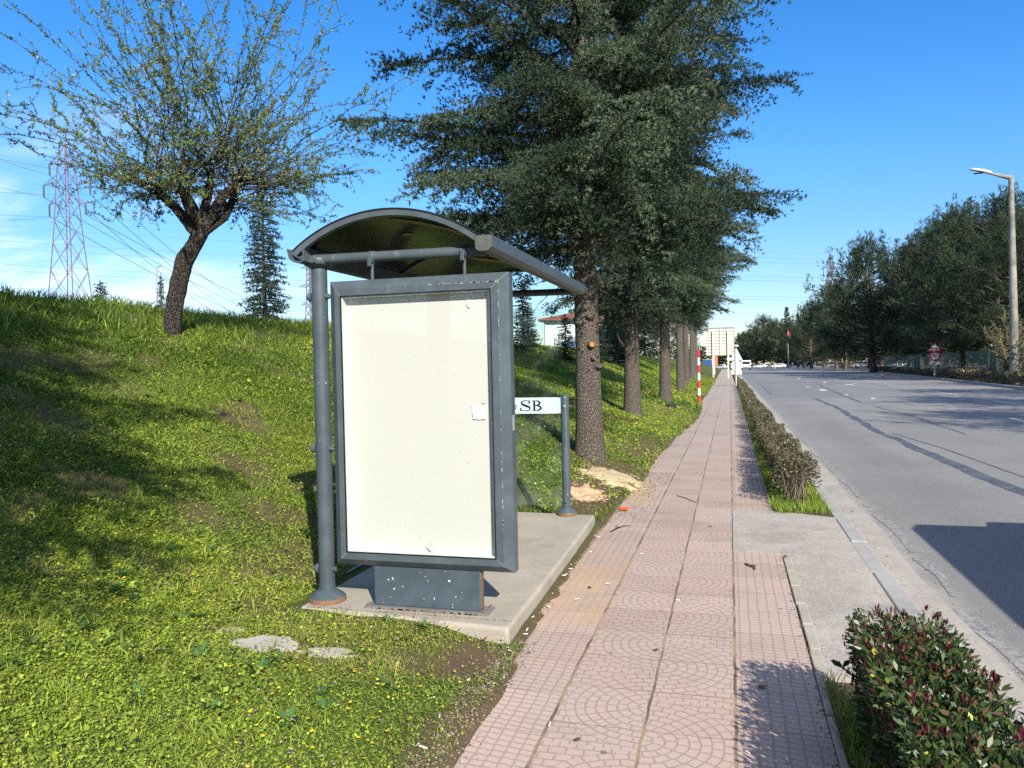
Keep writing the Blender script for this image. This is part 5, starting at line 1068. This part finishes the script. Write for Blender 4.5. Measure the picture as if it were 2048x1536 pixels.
# green mesh fence
def meshfence(y0,y1,lab,dark):
    o=thing('fence',lab,'fence',(float(kerb_r(y0))+2.2,y0,0),'green fences beyond the road')
    m=MatB('green mesh panel'); x,y,z=m.xyz(); g=((y*9).fract().lt(.30)).max((z*6).fract().lt(.2)); 
    m.base(m.mix(m.noise(2,3),(.012,.075,.055),(.02,.11,.08))).rough(.5)
    t=m.node('ShaderNodeBsdfTransparent'); s=m.node('ShaderNodeMixShader'); m.link(g,s.inputs[0]); m.link(t.outputs[0],s.inputs[1]); m.link(m.b.outputs[0],s.inputs[2]); m.link(s.outputs[0],m.out.inputs[0])
    ys=np.arange(y0,y1+.1,2.5); mb=MB(); mb.add([(float(kerb_r(y))+2.2,y,z) for z in (.2,2.1) for y in ys],[(k,k+1,len(ys)+k+1,len(ys)+k) for k in range(len(ys)-1)]); obj('mesh_panel',mb,m.m,o)
    rm=simple('green fence paint',(.012,.07,.05),.5); r_=MB()
    for z in (2.1,.2): r_.tube([(float(kerb_r(y))+2.2,y,z) for y in ys],.025,6)
    obj('rail',r_,rm,o)
    for y in ys: obj('post',MB().box(float(kerb_r(y))+2.17,float(kerb_r(y))+2.23,y-.03,y+.03,-.05,2.15),rm,o)
meshfence(40,70,'green mesh fence behind the low hedge and lamp post',0); meshfence(72.5,130,'dark green mesh fence under the pines beyond the speed limit sign',1)
# cone and delineator on the road
o=thing('traffic_cone','orange and white traffic cone standing near the far side of the road','traffic cone',(13.9,80,-.12)); OR=simple('orange cone plastic',(.75,.14,.03),.5)
obj('base',MB().box(13.68,14.12,79.78,80.22,-.119,-.08),OR,o,bevel=.01); obj('body',MB().lathe(13.9,80,[(.17,-.08),(.03,.60),(.02,.62)],16),OR,o,smooth=True); obj('white_band',MB().lathe(13.9,80,[(.140,.08),(.100,.26)],16),WHITEP,o,smooth=True); obj('white_band',MB().lathe(13.9,80,[(.078,.36),(.056,.46)],16),WHITEP,o,smooth=True)
o=thing('lane_delineator','slim blue and white flexible post standing in the middle of the road','delineator',(10.4,98,-.12))
obj('base',MB().lathe(10.4,98,[(.14,-.119),(.10,-.07)],12),BLUEP,o); obj('post',MB().lathe(10.4,98,[(.06,-.07),(.06,.75),(.03,.78)],12),BLUEP,o,smooth=True)
for z in (.05,.45): obj('white_band',MB().lathe(10.4,98,[(.064,z),(.064,z+.2)],12),WHITEP,o)
# ------------------------------------------------------------------ vehicles
def car(name,label,loc,rz,prof,glassp,W,wheels,paintm,group=None,light=True):
    """prof: side outline (y,z), front at +y; glassp: list of side window outlines"""
    o=thing(name,label,'van' if 'van' in name else ('truck' if 'truck' in name else 'car'),(0,0,0),group)
    obj('body',MB().prism(prof,'x',-W/2,W/2),paintm,o,bevel=.09,smooth=True,seg=3)
    for s in (-1,1):
        for g in glassp: obj('side_window',MB().prism(g,'x',s*(W/2-.01),s*(W/2+.006)),GLASSDARK,o)
        for wy,wr_ in wheels:
            w=obj('wheel',MB().disc((s*(W/2-.20),wy,wr_),(s,0,0),wr_,.22,22),TYRE,o,bevel=.02); obj('rim',MB().disc((s*(W/2+.015),wy,wr_),(s,0,0),wr_*.62,.012,16),STEEL,w)
    return o
vanp=[(-2.4,.35),(2.45,.35),(2.5,.8),(2.35,1.10),(1.75,1.22),(1.0,1.90),(.7,1.98),(-2.2,1.98),(-2.4,1.85)]
vang=[[(1.55,1.25),(.95,1.80),(.35,1.80),(.35,1.25)],[(.2,1.25),(.2,1.80),(-.9,1.80),(-.9,1.25)],[(-1.05,1.25),(-1.05,1.80),(-2.2,1.80),(-2.2,1.25)]]
carp=[(-2.1,.30),(2.1,.30),(2.15,.62),(1.95,.85),(1.0,.98),(.35,1.42),(-.9,1.45),(-1.7,1.05),(-2.1,.98)]
carg=[[(.85,.98),(.32,1.36),(-.25,1.36),(-.25,.98)],[(-.35,.98),(-.35,1.36),(-.9,1.38),(-1.5,1.02)]]
WC=simple('white car paint',(.75,.76,.77),.25,var=.03); DC=simple('dark car paint',(.02,.022,.028),.2); SC=simple('silver car paint',(.42,.44,.46),.3,.4); BC=simple('blue car paint',(.035,.07,.20),.3); RC=simple('red car paint',(.35,.03,.03),.3)
def ends_of(o,W,y,z0,z1,yb,zb0,zb1):
    obj('windscreen',MB().box(-W/2+.12,W/2-.12,y,y+.02,z0,z1),GLASSDARK,o)
def finish(o,loc,rz): o.location=loc; o.rotation_euler=(0,0,rz); return o
def rearbits(o,W,yb,lo,hi):
    obj('rear_window',MB().box(-W/2+.18,W/2-.18,yb-.012,yb,lo,hi),GLASSDARK,o)
    for s in (-1,1): obj('tail_light',MB().box(s*(W/2-.10)-.07,s*(W/2-.10)+.07,yb-.015,yb,.75,1.05),REDP,o)
    obj('bumper',MB().box(-W/2+.05,W/2-.05,yb-.06,yb,.38,.58),simple('dark bumper',(.03,.03,.032),.6),o); obj('number_plate',MB().box(-.26,.26,yb-.066,yb-.061,.60,.72),WHITEP,o)
v_=car('white_van','white van driving away on the near side of the road, behind the round sign','',0,vanp,vang,1.95,[(-1.5,.35),(1.55,.35)],WC); rearbits(v_,1.95,-2.4,1.2,1.75); finish(v_,(3.9,205,-.12),0).scale=(1.15,1,1.25)
v_=car('passing_van','dark van just beyond the right edge whose shadow falls on the asphalt','',0,vanp,vang,1.95,[(-1.5,.35),(1.55,.35)],DC); rearbits(v_,1.95,-2.4,1.2,1.75); pv=v_
def mirror(o):
    for s in (-1,1): obj('wing_mirror',MB().box(s*1.08-.10,s*1.08+.10,1.05,1.14,1.17,1.36),BLACK,o,bevel=.03)
mirror(pv); finish(pv,(4.32,4.9,-.12),0)
CG='vehicles far down the road'
c0=car('parked_car','pale parked car far away below the trees, nearest to the flag','',0,carp,carg,1.75,[(-1.3,.31),(1.3,.31)],WC,CG); rearbits(c0,1.75,-2.1,1.0,1.0+.3); finish(c0,(9.5,262,-.1),1.2)
for (x,y,a,m,lab) in [(14.5,250,1.4,WC,'white parked car far away, left of the group of people'),(29,190,1.3,WC,'white car parked among the far trunks, right of the group'),(26.5,215,1.5,SC,'silver car parked far off in the shade'),(32,165,1.45,WC,'white car glinting under the pines left of the cone'),(36,110,1.5,RC,'reddish car in the shade behind the fence'),(36,84,1.5,WC,'white car behind the fence between dark trunks'),(33,62,1.6,WC,'white car behind the green fence, right of the speed limit sign'),
                      (31,55,1.5,SC,'silver car behind the green fence near the lamp post'),(-5.5,215,.2,SC,'silver car beyond the end of the pavement'),(-2.5,240,.9,WC,'white car at the far end of the pavement')]:
    c=copy_tree(c0); finish(c,(x,y,-.02),a); tag(c,lab)
    for ch in c.children:
        if ch.name.startswith('body') and m is not WC:
            ch.data=ch.data.copy(); ch.data.materials[0]=m
t_=car('blue_truck','blue and white truck far away, seen below the large sign back','',0,[(-3,.5),(3,.5),(3.05,1.6),(2.6,2.4),(1.3,2.5),(1.25,2.9),(-3,2.9)],[[(2.7,1.6),(2.45,2.2),(1.7,2.2),(1.7,1.6)]],2.3,[(-1.9,.48),(2.,.48)],BC); obj('cargo_box',MB().box(-1.17,1.17,-3.02,1.2,1.3,2.95),WC,t_); finish(t_,(-5.6,215,-.1),3.0)
# small flag, more far signs
o=thing('flag_pole','thin flag pole with a red and white flag above the far trees','flag',(16.5,240,0)); obj('pole',MB().tube([(16.5,240,0),(16.5,240,11.5)],.05,8),WHITEP,o)
fl=MB(); fl.add([(16.55+.10*k,240+.12*math.sin(k*1.3),11.4-.22*k-zq) for zq in (0,1.2) for k in range(7)],[(k,k+1,8+k,7+k) for k in range(6)]); obj('flag',fl,simple('red flag cloth',(.55,.03,.04),.8),o)
o=thing('marker_pole','far white post with an orange-red plate, at the end of the pavement','pole',(-2.05,108,0)); obj('post',MB().lathe(-2.05,108,[(.09,0),(.09,3.2)],10),WHITEP,o); obj('plate',MB().box(-2.0,-1.6,107.9,107.93,1.3,2.6),simple('orange plate',(.70,.18,.08),.5),o)
o=thing('road_sign','small round white sign far beyond the pavement end','road sign',(-.2,150,0)); obj('post',MB().tube([(-.2,150,0),(-.2,150,2.4)],.05,8),STEEL,o); obj('round_plate',MB().disc((-.2,149.92,2.5),(0,-1,0),.35,.02,18),WHITEP,o)
# ------------------------------------------------------------------ people far away
def person_mesh():
    me=bpy.data.meshes.new('person'); pts=[(0,0,.95),(0,0,1.20),(0,.01,1.42),(0,.01,1.52),(0,.02,1.66),(.10,0,.88),(.12,.03,.48),(.12,-.02,.08),(.12,.10,.03),(-.10,0,.88),(-.13,-.05,.48),(-.13,-.12,.08),(-.13,0,.03),(.19,0,1.42),(.25,.02,1.13),(.24,.10,.88),(-.19,0,1.42),(-.25,.0,1.13),(-.24,.06,.88)]
    ed=[(0,1),(1,2),(2,3),(3,4),(0,5),(5,6),(6,7),(7,8),(0,9),(9,10),(10,11),(11,12),(2,13),(13,14),(14,15),(2,16),(16,17),(17,18)]; rad=[.15,.15,.14,.06,.105,.10,.065,.045,.04,.10,.065,.045,.04,.06,.045,.035,.06,.045,.035]
    me.from_pydata(pts,ed,[]); o=bpy.data.objects.new('person',me); col.objects.link(o); sk=o.modifiers.new('skin','SKIN')
    for v,r_ in zip(me.skin_vertices[0].data,rad): v.radius=(r_,r_*.85)
    me.skin_vertices[0].data[0].use_root=True; o.modifiers.new('sub','SUBSURF').levels=1
    return o
pm=[simple('dark blue work clothes',(.02,.05,.16),.8),simple('white top',(.6,.62,.65),.8),simple('dark clothes',(.02,.022,.03),.8)]
plab=['person in white standing at the left of the far group','person in dark blue at the left of the far group','person in dark blue in the middle of the far group, half turned','person in dark clothes in the middle of the far group','person in blue near the right of the far group','person in dark clothes bending at the right of the far group','person in a white top at the right end of the far group','person in white far away on the left, apart from the group']
p0=None
for k,(x,m) in enumerate([(17.6,1),(18.4,0),(19.1,0),(20.2,2),(21.3,0),(22.5,2),(23.3,1),(12.6,1)]):
    if p0 is None: p0=person_mesh(); p=p0
    else: p=p0.copy(); p.data=p0.data.copy(); col.objects.link(p)
    p.data.materials.clear(); p.data.materials.append(pm[m]); p.location=(x,236+random.uniform(-4,4),-.12); p.rotation_euler=(0,0,random.uniform(0,6)); p.scale=(1.25,1.25,1.08); tag(p,plab[k],'person','people standing far down the road')
# ------------------------------------------------------------------ house beyond the bank
hx,hy,hz=-16.2,68.3,2.75; WALLM=MatB('stained pale plaster'); n=WALLM.noise(.9,6,.7,stretch=(1,1,.5)); WALLM.base(WALLM.mix(n.sm(.52,.72)*.5,(.74,.77,.75),(.46,.47,.44))).rough(.9); WALLM=WALLM.m
o=thing('white_house','plain white house with a low red tiled roof beyond the bank','house',(hx,hy,hz))
obj('wall',MB().box(hx,hx+5.5,hy,hy+7,0,5.55),WALLM,o); obj('eave',MB().box(hx-.45,hx+5.9,hy-.45,hy+7.4,5.74,5.95),simple('white eave board',(.74,.74,.72),.6),o); obj('frieze',MB().box(hx-.02,hx+5.52,hy-.02,hy+7.02,5.552,5.738),simple('pale teal band',(.40,.55,.55),.7),o)
TM=MatB('red roof tiles'); x,y,z=TM.xyz(); w_=(x*3.2).fract(); TM.base(TM.mix(TM.noise(3,4),(.24,.065,.04),(.36,.11,.07))).rough(.8); TM.bump(w_,.8,.05); TM=TM.m
rf=MB(); a=(hx-.5,hy-.5,5.951); rf.add([(hx-.5,hy-.5,5.951),(hx+6.0,hy-.5,5.951),(hx+6.0,hy+7.5,5.951),(hx-.5,hy+7.5,5.951),(hx+2.4,hy+3.5,6.75),(hx+3.1,hy+3.5,6.75)],[(0,1,5,4),(1,2,5),(2,3,4,5),(3,0,4),(0,3,2,1)]); obj('roof',rf,TM,o)
obj('downpipe',MB().tube([(hx+.12,hy-.08,5.7),(hx+.12,hy-.08,1.5)],.06,8),WHITEP,o); obj('downpipe',MB().tube([(hx+1.0,hy-.08,4.3),(hx+.95,hy-.08,1.5)],.05,8),simple('grey pipe',(.45,.46,.45),.6),o)
obj('gutter',MB().tube([(hx-.45,hy-.5,5.86),(hx+5.9,hy-.5,5.86)],.07,8),simple('reddish gutter',(.30,.12,.08),.6),o)
# ------------------------------------------------------------------ pylons and lines
LAT=simple('galvanised lattice',(.22,.15,.18),.6,.2,var=.2,scale=1.); LATR=simple('red lattice',(.62,.10,.13),.5)
def at(px,py,t):
    d=F+R1*((px-1024)/1540)-U1*((py-768)/1540); p=Vector((0,0,1.52))+d*t; return p
def pylon(name,label,base,H,wb,arms,yaw,ins,red=.0,rr_=.072,group='lattice pylons'):
    o=thing(name,label,'pylon',base,group); o.rotation_euler=(0,0,yaw); mb=MB(); mr=MB()
    def wd(z): q=z/H; return wb*(1-q)**1.0*.72+wb*.10 if q<.62 else np.interp(q,[.62,.93,1.],[wb*.3736,wb*.22,.03])
    zs=[0]; 
    while zs[-1]<H*.97: zs.append(min(H,zs[-1]+max(1.15*wd(zs[-1]),H*.022)))
    zs[-1]=H; cs=[(-1,-1),(1,-1),(1,1),(-1,1)]
    for z0,z1 in zip(zs,zs[1:]):
        m=mr if z0>=H*(1-red) else mb; w0,w1=wd(z0)/2,wd(z1)/2
        for k in range(4):
            a,b=cs[k],cs[(k+1)%4]; A0=(a[0]*w0,a[1]*w0,z0);A1=(a[0]*w1,a[1]*w1,z1);B0=(b[0]*w0,b[1]*w0,z0);B1=(b[0]*w1,b[1]*w1,z1)
            m.tube([A0,A1],rr_*1.35,4,False); m.tube([A0,B1],rr_*.7,4,False); m.tube([B0,A1],rr_*.7,4,False)
    tips=[]
    for z,hw in arms:
        w0=wd(z)/2
        for s in (-1,1):
            tip=(s*hw,0,z)
            for a in (-1,1):
                mb.tube([(s*w0,a*w0,z),tip],rr_*.8,4,False); mb.tube([(s*w0,a*w0*.9,z+hw*.30),tip],rr_*.8,4,False)
                for q in (.3,.6): mb.tube([(s*(w0+(hw-w0)*q),a*w0*(1-q),z),(s*(w0+(hw-w0)*q),a*w0*(1-q)*.9,z+hw*.30*(1-q))],rr_*.5,4,False)
            tips.append((s,hw,z))
    def lp(n,m,mt): 
        if m.v: x=obj(n,m,mt); x.parent=o
    lp('lattice_mast',mb,LAT); lp('red_peak',mr,LATR)
    W=[]
    for s,hw,z in tips:
        x=obj('insulator',MB().tube([(s*hw,0,z-.1),(s*hw,0,z-ins)],.16,8),simple('brown insulator',(.09,.06,.055),.4) if 'brown insulator' not in bpy.data.materials else bpy.data.materials['brown insulator']); x.parent=o
        W.append(Matrix.Translation(base)@Matrix.Rotation(yaw,4,'Z')@Vector((s*hw,0,z-ins)))
    return W
b1=at(141,600,150); top=at(130,288,150); H1=top.z-0.
px1=Vector((b1.x,b1.y,0))
W1=pylon('lattice_pylon','tall red-tipped lattice pylon with three pairs of arms, left of the leaning tree',px1,H1,9.4,[(H1-3.7,3.6),(H1-7.9,5.0),(H1-11.7,3.9)],YAW-.15,2.3,red=.055)
b2=at(622,640,330); b2.z=0; t2=at(615,498,330); H2=t2.z
W2=pylon('lattice_pylon','slim far lattice pylon partly hidden behind the shelter post',b2,H2,6.5,[(H2-8.5,4.4),(H2-16.5,5.4),(H2-24,4.4)],1.2,.6,rr_=.13)
b3=at(1663,700,420); b3.z=0; t3=at(1655,508,420); H3=t3.z
W3=pylon('lattice_pylon','far lattice pylon showing one arm between the pine tops and the sky',b3,H3,9,[(H3-8,6.5),(H3-18,9.0),(H3-28,6.5)],.9,6.,rr_=.11)
WIRE=simple('weathered conductor',(.10,.11,.13),.5)
def wire(A,B,sag,r,lab,grp,n=24):
    A=Vector(A);B=Vector(B); pts=[A.lerp(B,k/n)-Vector((0,0,sag*4*(k/n)*(1-k/n))) for k in range(n+1)]; tag(obj('power_line',MB().tube(pts,r,4),WIRE),lab,'power line',grp)
g1='lines leaving the left pylon'
L1='overhead line strung from the left pylon, fanning out over the bank'
ys=[255,330,420,300,395,480]
for k,p in enumerate(W1):
    wire(p,at(-260,[215,255,290,360,395,440][k],95),.6,.030,L1,g1); wire(p,at([560,640,720,600,700,790][k],[690,690,690,690,690,690][k],420),6,.055,L1,g1)
g2='level lines crossing the sky'
L2='thin near-level power line crossing the whole sky behind the trees'
for yl,yr in [(432,517),(448,527),(477,555),(492,563),(524,595),(537,601)]:
    a=at(-60,yl,300); b_=at(1640,yr,415); mid=at(620,yl+ (yr-yl)*.62+4,345); c=(a+b_)/2; wire(a,b_,max(0.,(a.lerp(b_,.42)-mid).z*1.02),.06,L2,g2,48)
wire(at(-60,300,300)+Vector((0,0,0)),at(1655,508,420),8,.04,'topmost thin earth wire leading to the far right pylon','level lines crossing the sky',40)
wire(at(1655,508,420),at(2100,540,400),3,.05,'thin wire continuing right from the far pylon behind the pine tops','level lines crossing the sky',20)
o=thing('street_lamp','far thin lamp column on the skyline behind the leaning trunk','street lamp',tuple(at(314,640,60))); q=at(314,535,60); b_=at(314,640,60); obj('pole',MB().tube([b_,q],.05,6),STEEL,o); obj('bracket',MB().tube([q,q+Vector((.35,.1,.15))],.04,6),STEEL,o)
